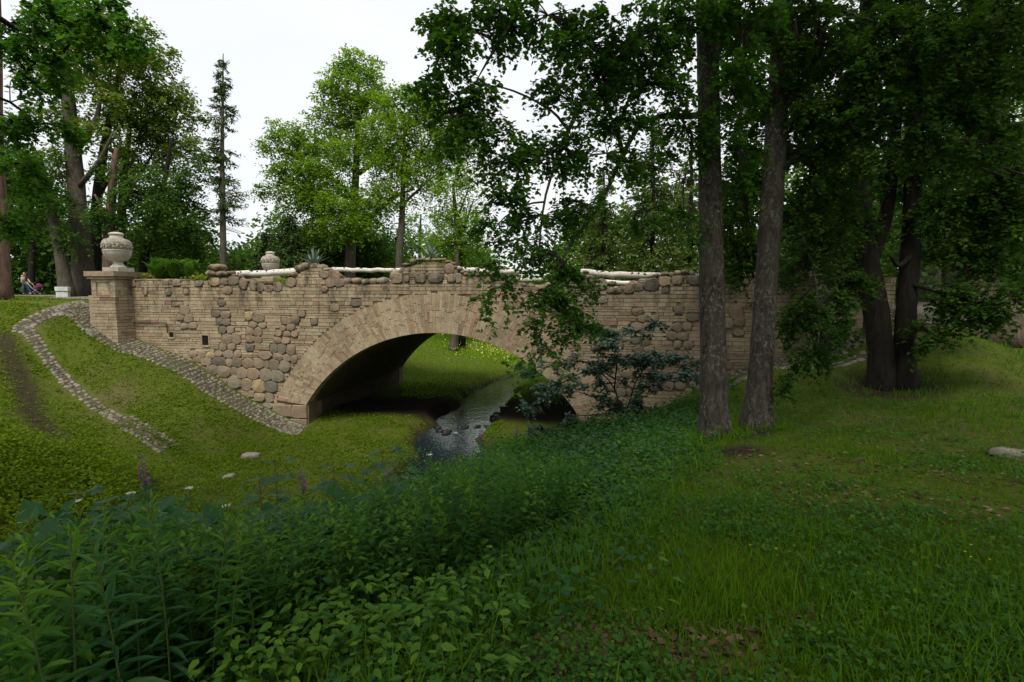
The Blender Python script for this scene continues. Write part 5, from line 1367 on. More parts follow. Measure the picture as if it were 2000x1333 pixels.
bg_tree('lime_tree', 'tree with a torn pale strip of bark right above the urn', [tp(212, 560, d, 22), tp(213, 470, d, 20), tp(217, 400, d, 16), tp(222, 330, d, 12), tp(228, 290, d, 7)], [(((214, 450, d), (200, 410, d), (185, 380, d)), .12, .05), (((216, 420, d), (245, 380, d), (270, 350, d)), .1, .04)],
        [(250, 340, 50, 34, d), (285, 385, 50, 36, d), (230, 380, 40, 26, d), (260, 430, 50, 30, d), (200, 420, 34, 26, d), (310, 430, 40, 34, d)], BARK_P, DARKL, .19, 1.9, 'tall trees behind the urn pedestal')
d = 37
bg_tree('lime_tree', 'leafy tree with dark upright trunk right behind the urn lid', [tp(238, 560, d, 18), tp(236, 470, d, 17), tp(240, 380, d, 14), tp(250, 280, d, 9), tp(262, 180, d, 5)], [(((240, 390, d), (280, 330, d), (310, 280, d)), .16, .04)],
        [(300, 250, 50, 40, d), (340, 260, 40, 36, d), (350, 200, 32, 34, d), (375, 235, 24, 24, d), (290, 310, 60, 40, d), (350, 310, 44, 36, d), (240, 320, 50, 40, d), (380, 300, 20, 30, d), (340, 165, 28, 24, d)], BARK_D, ASHL, .19, 2.3, 'tall trees behind the urn pedestal')
d = 34
bg_tree('lime_tree', 'tree with a slanting dark trunk between urn and ferns', [tp(272, 560, d, 17), tp(283, 500, d, 15), tp(302, 430, d, 13), tp(322, 350, d, 9), tp(335, 270, d, 5)], [(((300, 440, d), (340, 410, d), (375, 390, d)), .12, .04)],
        [(340, 360, 50, 36, d), (375, 340, 28, 40, d), (310, 390, 50, 34, d), (370, 400, 36, 36, d), (330, 440, 54, 34, d), (385, 450, 34, 34, d), (300, 470, 50, 26, d), (360, 490, 50, 24, d)], BARK_D, DARKL, .19, 2.4, 'tall trees behind the urn pedestal')
d = 31
bg_tree('lime_tree', 'trunk leaning away from the urn behind the white litter bin', [tp(131, 568, d, 24), tp(122, 520, d, 21), tp(108, 450, d, 18), tp(92, 380, d, 15), tp(75, 300, d, 10)], [],
        [(90, 330, 50, 40, d), (60, 380, 50, 34, d), (120, 400, 40, 30, d), (50, 440, 50, 30, d), (130, 450, 34, 26, d), (30, 350, 40, 40, d)], BARK_G, DARKL, .18, 2.0, 'tall trees behind the urn pedestal')
d = 19.5
b = tp(-6, 592, d, 40)
bg_tree('pine_tree', 'reddish brown pine trunk cut by the picture edge', [b, tp(-5, 500, d, 38), tp(-9, 400, d, 36), tp(-14, 250, d, 32), tp(-15, 0, d, 26), tp(-25, -300, d, 16)], [(((0, 330, d), (-60, 300, d), (-110, 310, d)), .07, .02)],
        [(-40, -120, 100, 60, d), (-140, 60, 60, 40, d), (40, -100, 80, 50, d), (-60, -260, 110, 70, d)], BARK_P, PINEL, .16, 1.2, 'pines')

# ---- slender spruce with bare lower trunk
d = 30
b = foot_on_ground(tp(436, 560, d, 13)); sp = Tree('spruce_tree', 'slender spruce with bare lower trunk standing alone against the sky', None, b[:3], BARK_G, CONIF)
sp.trunk([b, tp(436, 480, d, 12), tp(435, 400, d, 10.5), tp(434, 300, d, 8), tp(435, 200, d, 5), tp(436, 105, d, 1.5)], 24, 8)
top = at(436, 105, d); k = d / 1000
for i in range(165):
    f = RNG.uniform(0, 1) ** .9; py = 112 + f * 318
    half = (6 + 58 * f ** .9) * RNG.uniform(.55, 1.05)
    if f > .55: half *= RNG.uniform(.5, 1.05)
    a = RNG.uniform(0, 2 * math.pi)
    if f > .6 and math.cos(a) < 0: half *= .6
    p = at(435, py, d); hx = np.array([math.cos(a), math.sin(a), 0]); ln = half * k
    n = 7; u = np.linspace(0, 1, n)
    P = p + np.outer(u * ln, hx); P[:, 2] += -.28 * ln * u + .22 * ln * u ** 3 - .12 * ln
    tube(sp.W, P - sp.base, np.linspace(.022, .006, n), 4)
    m_ = int(16 + 46 * half / 58); uu = RNG.uniform(.1, 1.02, m_); q = np.stack([np.interp(uu, u, P[:, j]) for j in range(3)], 1) + RNG.normal(0, .045, (m_, 3))
    dv = hx * .8 + RNG.normal(0, .5, (m_, 3)) + np.array([0, 0, -.25])
    sp.S.stamp(NEEDL, DIAMF, q - sp.base, frames(dv, UP + RNG.normal(0, .5, (m_, 3))), RNG.uniform(.14, .30, m_) * np.where(uu > .8, .8, 1), np.clip(RNG.normal(.45, .2, m_), 0, 1))
for i in range(7):     # dead lower boughs
    py = RNG.uniform(400, 450); a = RNG.uniform(-.6, .6); p = at(435, py, d); e_ = p + np.array([math.cos(a) * RNG.uniform(.8, 1.9), math.sin(a), -.35]); tube(sp.W, [p - sp.base, e_ - sp.base], [.02, .006], 4)
sp.done()

# ---- soft pines and dark conifers behind the far end of the bridge
def conifer(name, label, px, base_py, top_py, half_px, d, leaf, dens=1.0, group='conifers beyond the bridge', bark=None, ll=.26):
    b = foot_on_ground(tp(px, base_py, d, 12)); t = Tree(name, label, group, b[:3], bark or BARK_D, leaf)
    t.trunk([b, tp(px, (base_py + top_py) / 2, d, 8), tp(px, top_py, d, 2)], 16, 8)
    k = d / 1000; nb = int(170 * dens)
    for i in range(nb):
        f = RNG.uniform(.0, 1.0) ** .75; py = top_py + f * (base_py - 25 - top_py)
        half = half_px * (.08 + .92 * f ** .7) * RNG.uniform(.6, 1.05); a = RNG.uniform(0, 2 * math.pi)
        p = at(px, py, d); hx = np.array([math.cos(a), math.sin(a), 0]); ln = half * k
        m_ = int(42 * max(.4, half / 60)); uu = RNG.uniform(.15, 1.0, m_)
        q = p + np.outer(uu * ln, hx); q[:, 2] += -.22 * ln * uu; q += RNG.normal(0, .10, q.shape)
        t.S.stamp(NEEDL, DIAMF, q - t.base, frames(hx * .7 + RNG.normal(0, .5, (m_, 3)) + np.array([0, 0, -.3]), UP + RNG.normal(0, .5, (m_, 3))), np.stack([np.full(m_, ll * 1.5), np.full(m_, ll), np.full(m_, ll)], 1) * RNG.uniform(.6, 1.2, (m_, 1)), np.clip(RNG.normal(.45, .2, m_), 0, 1))
        tube(t.W, [p - t.base, p + hx * ln * .8 - t.base + np.array([0, 0, -.15 * ln])], [.03, .008], 4)
    return t.done()
conifer('larch_tree', 'soft olive green larch behind the knotty birch rail', 1275, 560, 210, 95, 31, PINEL, 1.3)
conifer('larch_tree', 'soft olive larch half behind the straight grey trunk', 1350, 560, 260, 80, 34, PINEL, 1.0)
conifer('larch_tree', 'olive larch behind the hanging branch left of the knotty rail', 1180, 560, 330, 70, 36, PINEL, 1.0)
conifer('spruce_tree', 'dark bushy spruce behind the far urn', 565, 565, 420, 70, 36, CONIF, 1.1)
conifer('spruce_tree', 'low dark spruce right of the far urn', 520, 565, 450, 44, 40, CONIF, .8)
conifer('spruce_tree', 'dark spruce low behind the central hump', 700, 570, 455, 60, 46, CONIF, .8)

# ---- the wood behind everything, one mass, with the trunks that can be told apart standing in front of it
wood_prof_x = [-500, 0, 90, 130, 200, 300, 400, 450, 520, 600, 760, 830, 900, 940, 1030, 1075, 1110, 1200, 1400, 1500, 1700, 2000, 2500]
wood_prof_y = [150, 200, 330, 410, 400, 400, 440, 470, 470, 440, 460, 480, 480, 520, 530, 528, 470, 380, 360, 330, 200, 100, 60]
def far_wood(name, label, mat, n, d0, d1, dy, ll, xr=(-500, 2500)):
    S = Soup()
    pxs = RNG.uniform(*xr, n); ds = RNG.uniform(d0, d1, n)
    tops = np.interp(pxs, wood_prof_x, wood_prof_y) + dy + 26 * np.sin(pxs / 31.0) + 16 * np.sin(pxs / 13.0 + 1)
    f = RNG.uniform(0, 1, n) ** .8
    per = 14
    for i in range(n):
        py = tops[i] + (588 - tops[i]) * f[i]
        c = at(pxs[i], py, ds[i]); p = c + RNG.normal(0, 1, (per, 3)) * np.array([.9, .9, .35])
        lt = RNG.uniform(.2, .8)
        S.stamp(DIAM, DIAMF, p, frames(RNG.normal(0, 1, (per, 3)) * np.array([1, 1, .5]), UP + RNG.normal(0, .5, (per, 3))), RNG.uniform(.6, 1.2, per) * ll, np.clip(lt + RNG.normal(0, .15, per), 0, 1))
    o = S.build(name, mat); tag(o, label, 'woodland', kind='stuff'); return o
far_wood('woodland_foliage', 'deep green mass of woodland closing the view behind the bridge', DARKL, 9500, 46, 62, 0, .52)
far_wood('woodland_foliage', 'lighter green woodland edge between the trees beyond the bridge', OAKL, 2000, 44, 54, 45, .36, (380, 1120))
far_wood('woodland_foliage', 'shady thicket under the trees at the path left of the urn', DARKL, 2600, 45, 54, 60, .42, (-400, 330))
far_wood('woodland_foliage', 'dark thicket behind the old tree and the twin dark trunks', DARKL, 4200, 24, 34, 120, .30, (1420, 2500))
for (px, py0, py1, d, w, lab) in ((714, 560, 420, 44, 10, 'thin dark trunk right of the broad oak trunk'), (345, 560, 430, 42, 6, 'thin trunk above the ferns'), (1150, 555, 430, 40, 9, 'dark trunk above the end of the knotty rail'), (1455, 560, 330, 24, 12, 'slim trunk between the two limes'), (1610, 570, 350, 26, 14, 'dark slim trunk behind the leaning lime'), (60, 575, 420, 44, 12, 'dark trunk behind the person on the path'), (1850, 560, 300, 24, 16, 'dark trunk beside the old tree')):
    t = Tree('woodland_tree', lab, 'woodland trunks', foot_on_ground(tp(px, py0, d, w))[:3], BARK_D, DARKL)
    t.trunk([foot_on_ground(tp(px, py0, d, w)), tp(px + 3, (py0 + py1) / 2, d, w * .8), tp(px + RNG.uniform(-8, 8), py1, d, w * .5)], 10, 8)
    t.leaves([lobe(px + RNG.uniform(-30, 30), py1 + RNG.uniform(-10, 40), 40, 28, d) for _ in range(4)], .22, 12, .8, 'diam', False, .05, 1.3, .35); t.done()
# tree on the meadow seen through the arch
b = foot_on_ground(tp(884, 684, 33, 15))
t = Tree('meadow_tree', 'bare trunk on the meadow seen through the arch', None, b[:3], BARK_G, OAKL)
t.trunk([b, tp(888, 650, 33, 14), tp(892, 560, 33, 12), tp(893, 450, 33, 8)], 14, 10)
t.leaves([lobe(893, 430, 40, 30, 33), lobe(870, 470, 34, 26, 33), lobe(920, 470, 34, 26, 33)], .17, 12, .8, 'diam', False, .05, 1.2, .35); t.done()
# ---------------------------------------------------------------- ground cover
GRASS = leaf_mat('grass_blade', (.042, .105, .006), (.082, .182, .009), (.155, .24, .017), .42)
LAWN = leaf_mat('lawn_leaf', (.060, .108, .005), (.102, .168, .007), (.175, .222, .014), .36)
HERB = leaf_mat('herb_leaf', (.024, .085, .014), (.050, .140, .018), (.13, .235, .022), .40, .55, .16)
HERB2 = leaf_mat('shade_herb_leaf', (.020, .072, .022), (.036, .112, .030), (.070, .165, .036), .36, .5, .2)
MEADOW = leaf_mat('meadow_grass', (.10, .22, .010), (.18, .33, .014), (.30, .38, .04), .46)
STEMM = leaf_mat('green_stem', (.05, .075, .02), (.08, .11, .03), (.10, .07, .03), .0)
DRYL = leaf_mat('dry_leaf', (.06, .035, .018), (.13, .085, .045), (.24, .18, .11), .1)
YELF = leaf_mat('yellow_petal', (.5, .35, .02), (.6, .5, .06), (.7, .65, .3), .2)
PINKF = leaf_mat('pink_petal', (.15, .05, .16), (.22, .08, .22), (.30, .13, .30), .25)
WHITEF = leaf_mat('white_petal', (.45, .47, .36), (.6, .62, .5), (.7, .72, .6), .2)

stream_c = stream[::4]
crest = np.array([(-2.6, .6), (-1.0, 1.9), (-.1, 3.0), (.7, 4.2), (1.7, 6.0), (2.5, 7.2), (3.4, 9.2), (4.6, 11.5), (6.2, 13.2)])
def side_of_crest(X, Y):
    """signed distance: positive on the mown-grass side"""
    d = poly_dist(X, Y, crest); xc = np.interp(Y, crest[:, 1], crest[:, 0]); return np.where(X > xc, d, -d)
def polar(n, r0, r1, a0, a1, p=1.0):
    r = np.exp(RNG.uniform(math.log(r0), math.log(r1), n) ** 1.0) if p == 1.0 else (RNG.uniform(r0 ** p, r1 ** p, n)) ** (1 / p)
    a = np.radians(RNG.uniform(a0, a1, n)); return r * np.sin(a), r * np.cos(a), r
BLADE = [(-.5, 0, 0), (.5, 0, 0), (.38, .45, .05), (-.38, .45, .05), (.2, .8, -.02), (-.2, .8, -.02), (0, 1, -.12)]
BLADEF = [(0, 1, 2), (0, 2, 3), (3, 2, 4), (3, 4, 5), (5, 4, 6)]
BLADE1 = [(-.5, 0, 0), (.5, 0, 0), (.32, .6, .04), (-.32, .6, .04), (0, 1, -.1)]; BLADE1F = [(0, 1, 2), (0, 2, 3), (3, 2, 4)]
def blades(S, x, y, h, w, lean=.45, tone=None, tmpl=None, z=None):
    n = len(x); z = ground_z(x, y) if z is None else z
    a = RNG.uniform(0, 6.283, n); l = np.abs(RNG.normal(0, lean, n)); d = np.stack([np.cos(a) * np.sin(l), np.sin(a) * np.sin(l), np.cos(l)], 1)
    nr = np.stack([-np.cos(a), -np.sin(a), .3 + np.zeros(n)], 1)
    tone = np.clip(RNG.normal(.5, .2, n), 0, 1) if tone is None else tone
    TV, TF = tmpl or (BLADE, BLADEF)
    S.stamp(TV, TF, np.stack([x, y, z - .01], 1), frames(d, nr), np.stack([w, h, h], 1), tone)
def soil_free(x, y, thr=.5):
    return RNG.random(len(x)) > np.clip(bare_mask(x, y, ground_z(x, y)) * 1.05, 0, .97)
def patch(x, y, f, s=0.0):
    return .5 + .5 * np.sin(x * f + 1.7 * np.sin(y * f * .7 + s)) * np.sin(y * f * 1.1 + 1.3 * np.sin(x * f * .8 + s * 2))

def same_bank(x, y):
    """True where no stream lies between the viewpoint's bank and the point"""
    ok = np.ones(len(x), bool)
    for f in np.linspace(.35, 1, 9): ok &= poly_dist(x * f, y * f, stream_c) > .45
    return ok
# grass on the near bank
S = Soup()
x, y, r = polar(110000, 1.5, 20.0, -30, 50)
k = (side_of_crest(x, y) > RNG.normal(.0, .25, len(x))) & soil_free(x, y) & ((patch(x, y, 1.9) + .25 * patch(x, y, 5.3, 2) > .42) | (RNG.random(len(x)) < .30)); x, y, r = x[k], y[k], r[k]
hh = (.035 + .065 * patch(x, y, .9, 2.0) + .04 * patch(x, y, 2.7, .5)) * RNG.uniform(.5, 1.35, len(x)); tall = RNG.random(len(x)) < .03; hh[tall] *= 2.0
tn = np.clip(RNG.normal(.48, .16, len(x)) + .25 * (patch(x, y, .6, 1.0) - .5), 0, 1)
blades(S, x, y, hh, (.0042 + .0011 * r) * RNG.uniform(.7, 1.3, len(x)), .85, tn)
for (bx, by, rr, m_) in ((b1[0], b1[1], .30, 420), (b2[0], b2[1], .34, 420), (b3[0], b3[1], .62, 420), (b4[0], b4[1], 1.2, 420)):   # taller tufts round the trunks
    a = RNG.uniform(0, 6.28, m_); q = rr * RNG.uniform(.85, 1.7, m_); x_, y_ = bx + q * np.cos(a), by + q * np.sin(a)
    blades(S, x_, y_, RNG.uniform(.06, .22, m_), np.full(m_, .012), .5, np.clip(RNG.normal(.5, .2, m_), 0, 1))
o = S.build('grass', GRASS); tag(o, 'rough green grass on the near bank round the limes', 'grass', kind='stuff')
# low broad-leaved weeds among it
def clumps(S, x, y, per, spread, hgt, ll, upn=1.2, tmpl='diam', tone0=.5, z0=None):
    n = len(x); z = ground_z(x, y) if z0 is None else z0
    sp = np.broadcast_to(spread, (n,)); hg = np.broadcast_to(hgt, (n,)); l2 = np.broadcast_to(ll, (n,))
    off = RNG.normal(0, 1, (n, per, 3)); off[..., 2] = RNG.uniform(.25, 1, (n, per))
    p = np.stack([x, y, z], 1)[:, None, :] + off * np.stack([sp, sp, hg], 1)[:, None, :]
    d = off * np.array([1, 1, .15]) + RNG.normal(0, .45, off.shape); nr = UP * upn + RNG.normal(0, .4, off.shape)
    TV, TF = (HEART, HEARTF) if tmpl == 'heart' else (DIAM, DIAMF)
    lt = np.repeat(RNG.normal(tone0, .12, n), per)
    S.stamp(TV, TF, p.reshape(-1, 3), frames(d.reshape(-1, 3), nr.reshape(-1, 3)), np.repeat(l2, per) * RNG.uniform(.55, 1.2, n * per), np.clip(lt + RNG.normal(0, .13, n * per), 0, 1))
S = Soup()
x, y, r = polar(12000, 1.5, 13.0, -30, 50)
k = (side_of_crest(x, y) > -.2) & (.6 * patch(x, y, 1.3, 4.0) + .35 * patch(x, y, 4.1, 1.0) + .5 * RNG.random(len(x)) > .80) & soil_free(x, y); x, y, r = x[k], y[k], r[k]
clumps(S, x, y, 8, .045, .05 + .05 * patch(x, y, 1.1), .026 + .0016 * r)
o = S.build('low_weeds', HERB); tag(o, 'low broad-leaved weeds scattered through the near grass', 'weeds', kind='stuff')
S = Soup(); x, y, r = polar(7000, 1.5, 9.0, -12, 50); k = (side_of_crest(x, y) > -.1) & (patch(x, y, 1.9) < .45); x, y = x[k], y[k]; n = len(x)
S.stamp(DIAM, DIAMF, np.stack([x, y, ground_z(x, y) + .012], 1), frames(RNG.normal(0, 1, (n, 3)) * np.array([1, 1, .15]), UP + RNG.normal(0, .25, (n, 3))), RNG.uniform(.03, .065, n), RNG.uniform(0, 1, n))
o = S.build('fallen_leaves', DRYL); tag(o, 'dry brown leaves lying in the near grass', 'fallen leaves', kind='stuff')
S = Soup()
for (px, py, d, m_) in ((1930, 930, 6.2, 5), (1880, 1262, 3.0, 4), (1440, 1190, 3.2, 2), (1362, 858, 7.4, 5)):
    c = at(px, py, d); p = c[:2] + RNG.normal(0, .10, (m_, 2)); h = RNG.uniform(.06, .13, m_); z = ground_z(p[:, 0], p[:, 1])
    for q in range(5): S.stamp(DIAM, DIAMF, np.stack([p[:, 0], p[:, 1], z + h], 1), frames(np.tile([math.cos(q * 1.257), math.sin(q * 1.257), .25], (m_, 1)), np.tile(UP, (m_, 1))), np.full(m_, .009), RNG.uniform(0, .6, m_))
o = S.build('buttercup_flowers', YELF); tag(o, 'tiny yellow flowers dotted in the near grass', 'flowers', kind='stuff')

# lawn on the far bank
S = Soup()
n = 210000; x = RNG.uniform(-26, 0, n); y = RNG.uniform(8, 24, n); t_, w_ = to_tw(x, y)
k = (x / y < -.02) & (x / y > -1.12) & ((w_ < -.95) | ((np.abs(t_) < 4.3) & (w_ < 1.4))) & (poly_dist(x, y, stream_c) > 1.0) & (side_of_crest(x, y) < -2.5) & soil_free(x, y) & (poly_dist(x, y, smooth_path(gut, 40)) > .30) & ((.7 * patch(x, y, 1.7, 3) + .3 * patch(x, y, 4.7, 1) > .42) | (RNG.random(n) < .30))
x, y = x[k], y[k]; n = len(x); lush = patch(x, y, .8, 5.0)
a = RNG.uniform(0, 6.28, n)
S.stamp(DIAM, DIAMF, np.stack([x, y, ground_z(x, y) + RNG.uniform(.0, .05, n)], 1), frames(np.stack([np.cos(a), np.sin(a), RNG.uniform(.0, 1.1, n)], 1), UP + RNG.normal(0, .5, (n, 3))), RNG.uniform(.032, .066, n) * (.8 + .4 * lush), np.clip(RNG.normal(.45, .2, n) + .2 * (lush - .5), 0, 1))
x = RNG.uniform(-26, 3, 9000); y = RNG.uniform(19.5, 46, 9000)
o = S.build('lawn', LAWN); tag(o, 'short yellow green lawn on the slope below the first urn', 'lawn', kind='stuff')
# lusher weeds on the lower lawn and along the trodden trail
S = Soup(); n = 5200; x = RNG.uniform(-15, -1.6, n); y = RNG.uniform(8, 15.6, n); t_, w_ = to_tw(x, y)
k = (w_ < -1.1) & (poly_dist(x, y, stream_c) > 1.3) & (x / y > -1.12) & (patch(x, y, 1.25, 8) > .42) & soil_free(x, y); x, y = x[k], y[k]
clumps(S, x, y, 8, .05, .06, .045, 1.3, 'diam', .55)
o = S.build('lawn_weeds', LAWN); tag(o, 'patches of clover-like weeds on the lawn across the stream', 'weeds', kind='stuff')
S = Soup(); n = 900; x = RNG.uniform(-13.5, -7.2, n); y = RNG.uniform(7.0, 11.2, n); k = (x / y < -.80 + .25 * RNG.random(n) * (patch(x, y, .7))) & (x / y > -1.2) & (poly_dist(x, y, stream_c) > .6); x, y = x[k], y[k]
clumps(S, x, y, 26, .16, .42 * (.5 + patch(x, y, .8)), .075, 1.0, 'diam', .6)
o = S.build('bushy_weeds', LAWN); tag(o, 'bushy light green weeds at the picture edge across the stream', 'weeds', kind='stuff')
# verge of the plateau left of the pedestal, and the strips of grass by the path
S = Soup(); n = 16000; x = RNG.uniform(-44, -13, n); y = RNG.uniform(16, 44, n); dd = drive_dist(x, y); t_, w_ = to_tw(x, y)
k = (dd > 2.5) & (x / y < -.5) & (x / y > -1.1) & (np.abs(t_) > 12.9); x, y = x[k], y[k]
blades(S, x, y, RNG.uniform(.06, .13, len(x)), np.full(len(x), .035), .6, None, (BLADE1, BLADE1F))
o = S.build('verge_grass', LAWN); tag(o, 'mown grass verges beside the gravel path behind the urn', 'grass', kind='stuff')
S = Soup(); n = 26000; x = RNG.uniform(4, 30, n); y = RNG.uniform(9, 26, n); t_, w_ = to_tw(x, y)
k = (side_of_crest(x, y) > .3) & (drive_dist(x, y) > 2.5) & (w_ < -.6) | ((t_ > 13) & (w_ < 1)); k &= (x / y < 1.1) & soil_free(x, y); x, y = x[k], y[k]
blades(S, x, y, RNG.uniform(.05, .11, len(x)), np.full(len(x), .022), .6, np.clip(RNG.normal(.6, .2, len(x)), 0, 1), (BLADE1, BLADE1F))
o = S.build('shaded_lawn', GRASS); tag(o, 'mown grass round the twin dark trunks and the old tree', 'grass', kind='stuff')
# meadow beyond the arch
S = Soup(); n = 46000; x = RNG.uniform(-9, 7, n); y = RNG.uniform(19.5, 46, n); t_, w_ = to_tw(x, y)
k = (w_ > 4.6 + .6 * np.sin(x * 2.1)) & ((w_ > WIDTH) | (np.abs(t_) < 4.3)) & (poly_dist(x, y, stream_c) > .95) & (x / y < .16) & (x / y > -.22); x, y = x[k], y[k]; n = len(x); ta = bump01(y + 1.2 * x, 27.5, 32) * (.5 + .6 * patch(x, y, .5, 2))
blades(S, x, y, (.10 + .42 * ta) * RNG.uniform(.6, 1.25, n), np.full(n, .035), .4, np.clip(RNG.normal(.45, .2, n) + .25 * (patch(x, y, .45, 7) - .5), 0, 1), (BLADE1, BLADE1F))
o = S.build('meadow_grass', MEADOW); tag(o, 'tall bright meadow grass seen through the arch', 'grass', kind='stuff')
S = Soup(); n = 900; x = RNG.normal(-1.0, 1.6, n); y = RNG.normal(32, 2.2, n); k = (y > 27.5); x, y = x[k], y[k]; n = len(x)
S.stamp(DIAM, DIAMF, np.stack([x, y, ground_z(x, y) + RNG.uniform(.35, .75, n)], 1), frames(RNG.normal(0, 1, (n, 3)), UP + RNG.normal(0, .5, (n, 3))), RNG.uniform(.04, .10, n), RNG.uniform(.6, 1, n))
o = S.build('meadow_flowers', YELF); tag(o, 'pale yellow flower heads in the meadow beyond the arch', 'flowers', kind='stuff')

# undergrowth on the near bank, between the grass and the stream
S = Soup(); S2 = Soup()
x, y, r = polar(9000, 1.7, 14.5, -52, 24)
sc = side_of_crest(x, y); k = (sc < RNG.normal(.1, .25, len(x))) & (sc > -7.5) & (poly_dist(x, y, stream_c) > .7) & same_bank(x, y); t_, w_ = to_tw(x, y); k &= (w_ < -1.1); x, y, r, sc = x[k], y[k], r[k], sc[k]
hg = np.clip(.10 + .16 * np.clip(-sc, 0, 2.0), .1, .42) * RNG.uniform(.6, 1.4, len(x)) * np.where(r > 8.5, .75, 1.0)
a = RNG.random(len(x)) < .68
clumps(S, x[a], y[a], 20, .10 + .01 * r[a], hg[a], .042 + .003 * r[a], 1.1, 'diam', .5)
clumps(S2, x[~a], y[~a], 16, .11 + .01 * r[~a], hg[~a] * 1.1, .050 + .0028 * r[~a], 1.3, 'heart', .45)
o = S.build('undergrowth', HERB); tag(o, 'dense green undergrowth on the near bank', 'undergrowth', kind='stuff')
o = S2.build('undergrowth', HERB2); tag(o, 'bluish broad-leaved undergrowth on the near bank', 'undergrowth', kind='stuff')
S = Soup(); x, y, r = polar(15000, 1.7, 14, -52, 24); sc = side_of_crest(x, y); k = (sc < .6) & (sc > -7) & (poly_dist(x, y, stream_c) > .5); x, y, r = x[k], y[k], r[k]
blades(S, x, y, RNG.uniform(.08, .34, len(x)), (.005 + .0011 * r), .6, np.clip(RNG.normal(.5, .2, len(x)), 0, 1))
x2 = np.concatenate([p[0] + RNG.normal(0, .75, 26) for p in stream[52:72]]); y2 = np.concatenate([p[1] + RNG.normal(0, .6, 26) for p in stream[52:72]])
k2 = (poly_dist(x2, y2, stream) > .75) & (to_tw(x2, y2)[1] < -.5); x2, y2 = x2[k2], y2[k2]
S3 = Soup(); clumps(S3, x2, y2, 22, .13, .38 * RNG.uniform(.5, 1.3, len(x2)), .07, 1.0, 'diam', .5); o3 = S3.build('streamside_weeds', HERB); tag(o3, 'leafy weeds lining the stream in front of the bridge', 'weeds', kind='stuff')
o = S.build('bank_grass', GRASS); tag(o, 'long grass growing through the undergrowth of the near bank', 'grass', kind='stuff')

# ---------------------------------------------------------------- plants of the bank that stand out one by one
LANCE = [(0, 0, 0), (.5, .25, .03), (.42, .6, .01), (0, 1, -.14), (-.42, .6, .01), (-.5, .25, .03)]
def willowherb(h, flower, seed):
    st, lf, fl = Soup(), Soup(), Soup()
    n = int(h * 52); b = RNG.uniform(0, 6.28); bend = RNG.uniform(-.10, .10, 2)
    def pt(u): return np.stack([bend[0] * u ** 2 * h, bend[1] * u ** 2 * h, u * h], -1)
    tube(st, pt(np.linspace(0, 1, 8)), np.linspace(.0055, .002, 8), 5, .5)
    u = np.linspace(.12, .99 if not flower else .84, n); az = b + np.arange(n) * 2.4 + RNG.normal(0, .25, n); el = np.interp(u, [0, .5, .85, 1], [-.35, .05, .55, 1.15]) + RNG.normal(0, .15, n)
    ln = np.interp(u, [0, .35, .75, 1], [.09, .150, .125, .04]) * RNG.uniform(.8, 1.2, n)
    d = np.stack([np.cos(az) * np.cos(el), np.sin(az) * np.cos(el), np.sin(el)], 1)
    lf.stamp(LANCE, HEARTF, pt(u), frames(d, UP + RNG.normal(0, .15, (n, 3))), np.stack([ln * RNG.uniform(.16, .22, n), ln, ln], 1), np.clip(np.interp(u, [0, .7, 1], [.2, .5, .95]) + RNG.normal(0, .14, n), 0, 1))
    if flower:
        m_ = 90; u = RNG.uniform(.82, 1.0, m_); az = RNG.uniform(0, 6.28, m_); d = np.stack([np.cos(az), np.sin(az), RNG.uniform(-.3, .5, m_)], 1)
        fl.stamp(DIAM, DIAMF, pt(u) + d * .012, frames(d, UP + RNG.normal(0, .6, (m_, 3))), RNG.uniform(.018, .034, m_) * np.interp(u, [.84, 1], [1.1, .5]), RNG.uniform(0, 1, m_))
    return st.mesh('stem'), lf.mesh('leaves'), (fl.mesh('flower_spike') if flower else None)
WH = [willowherb(h, f, i) for i, (h, f) in enumerate(((1.25, 0), (1.05, 0), (1.4, 0), (.9, 0), (1.15, 0), (1.35, 1), (1.2, 1)))]
for a, b, c in WH: a.materials.append(STEMM); b.materials.append(HERB); c and c.materials.append(PINKF)
def put_willow(x, y, k, sc, rz, label):
    e = empty('willowherb', (x, y, gz(x, y) - .03), rz); e.scale = (sc,) * 3; e.rotation_euler = (RNG.uniform(-.1, .1), RNG.uniform(-.1, .1), rz)
    tag(e, label, 'plant', 'willowherb stalks on the near bank' if not WH[k][2] else 'flowering willowherb stalks')
    for nm, me in zip(('stem', 'leaves', 'flower_spike'), WH[k]):
        if me:
            po = link(nm, me, e)
            if nm == 'leaves' and RNG.random() < .35: po.material_slots[0].link = 'OBJECT'; po.material_slots[0].material = HERB2
cand = 2600
cx, cy, cr = polar(cand, 1.9, 8.0, -47, 4)
good = (side_of_crest(cx, cy) < -.35) & (poly_dist(cx, cy, stream_c) > .8) & same_bank(cx, cy)
cx, cy, cr = cx[good], cy[good], cr[good]; cz = ground_z(cx, cy)
spots = []
for x, y, r, z in zip(cx, cy, cr, cz):
    if len(spots) >= 230: break
    if any((x - p[0]) ** 2 + (y - p[1]) ** 2 < (.05 * r) ** 2 for p in spots): continue
    # the stand is lower towards the stream
    dep = y * CT - (z - EYE) * ST; px = 1000 + 1000 * x / dep
    yb = np.interp(px, [0, 150, 300, 500, 650, 800, 900, 1000, 1100], [1000, 975, 970, 985, 960, 925, 890, 885, 895]) + RNG.uniform(-30, 55)
    top = EYE - dep * (yb - 572) / 1000
    if top - z < .35: continue
    spots.append((x, y, r, min(top - z, 1.6)))
for i, (x, y, r, h) in enumerate(spots):
    kk = int(RNG.integers(0, 5)); put_willow(x, y, kk, min(1.4, h / (1.25, 1.05, 1.4, .9, 1.15)[kk]), float(RNG.uniform(0, 6.28)), 'leafy willowherb stalk without flowers in the bank undergrowth')
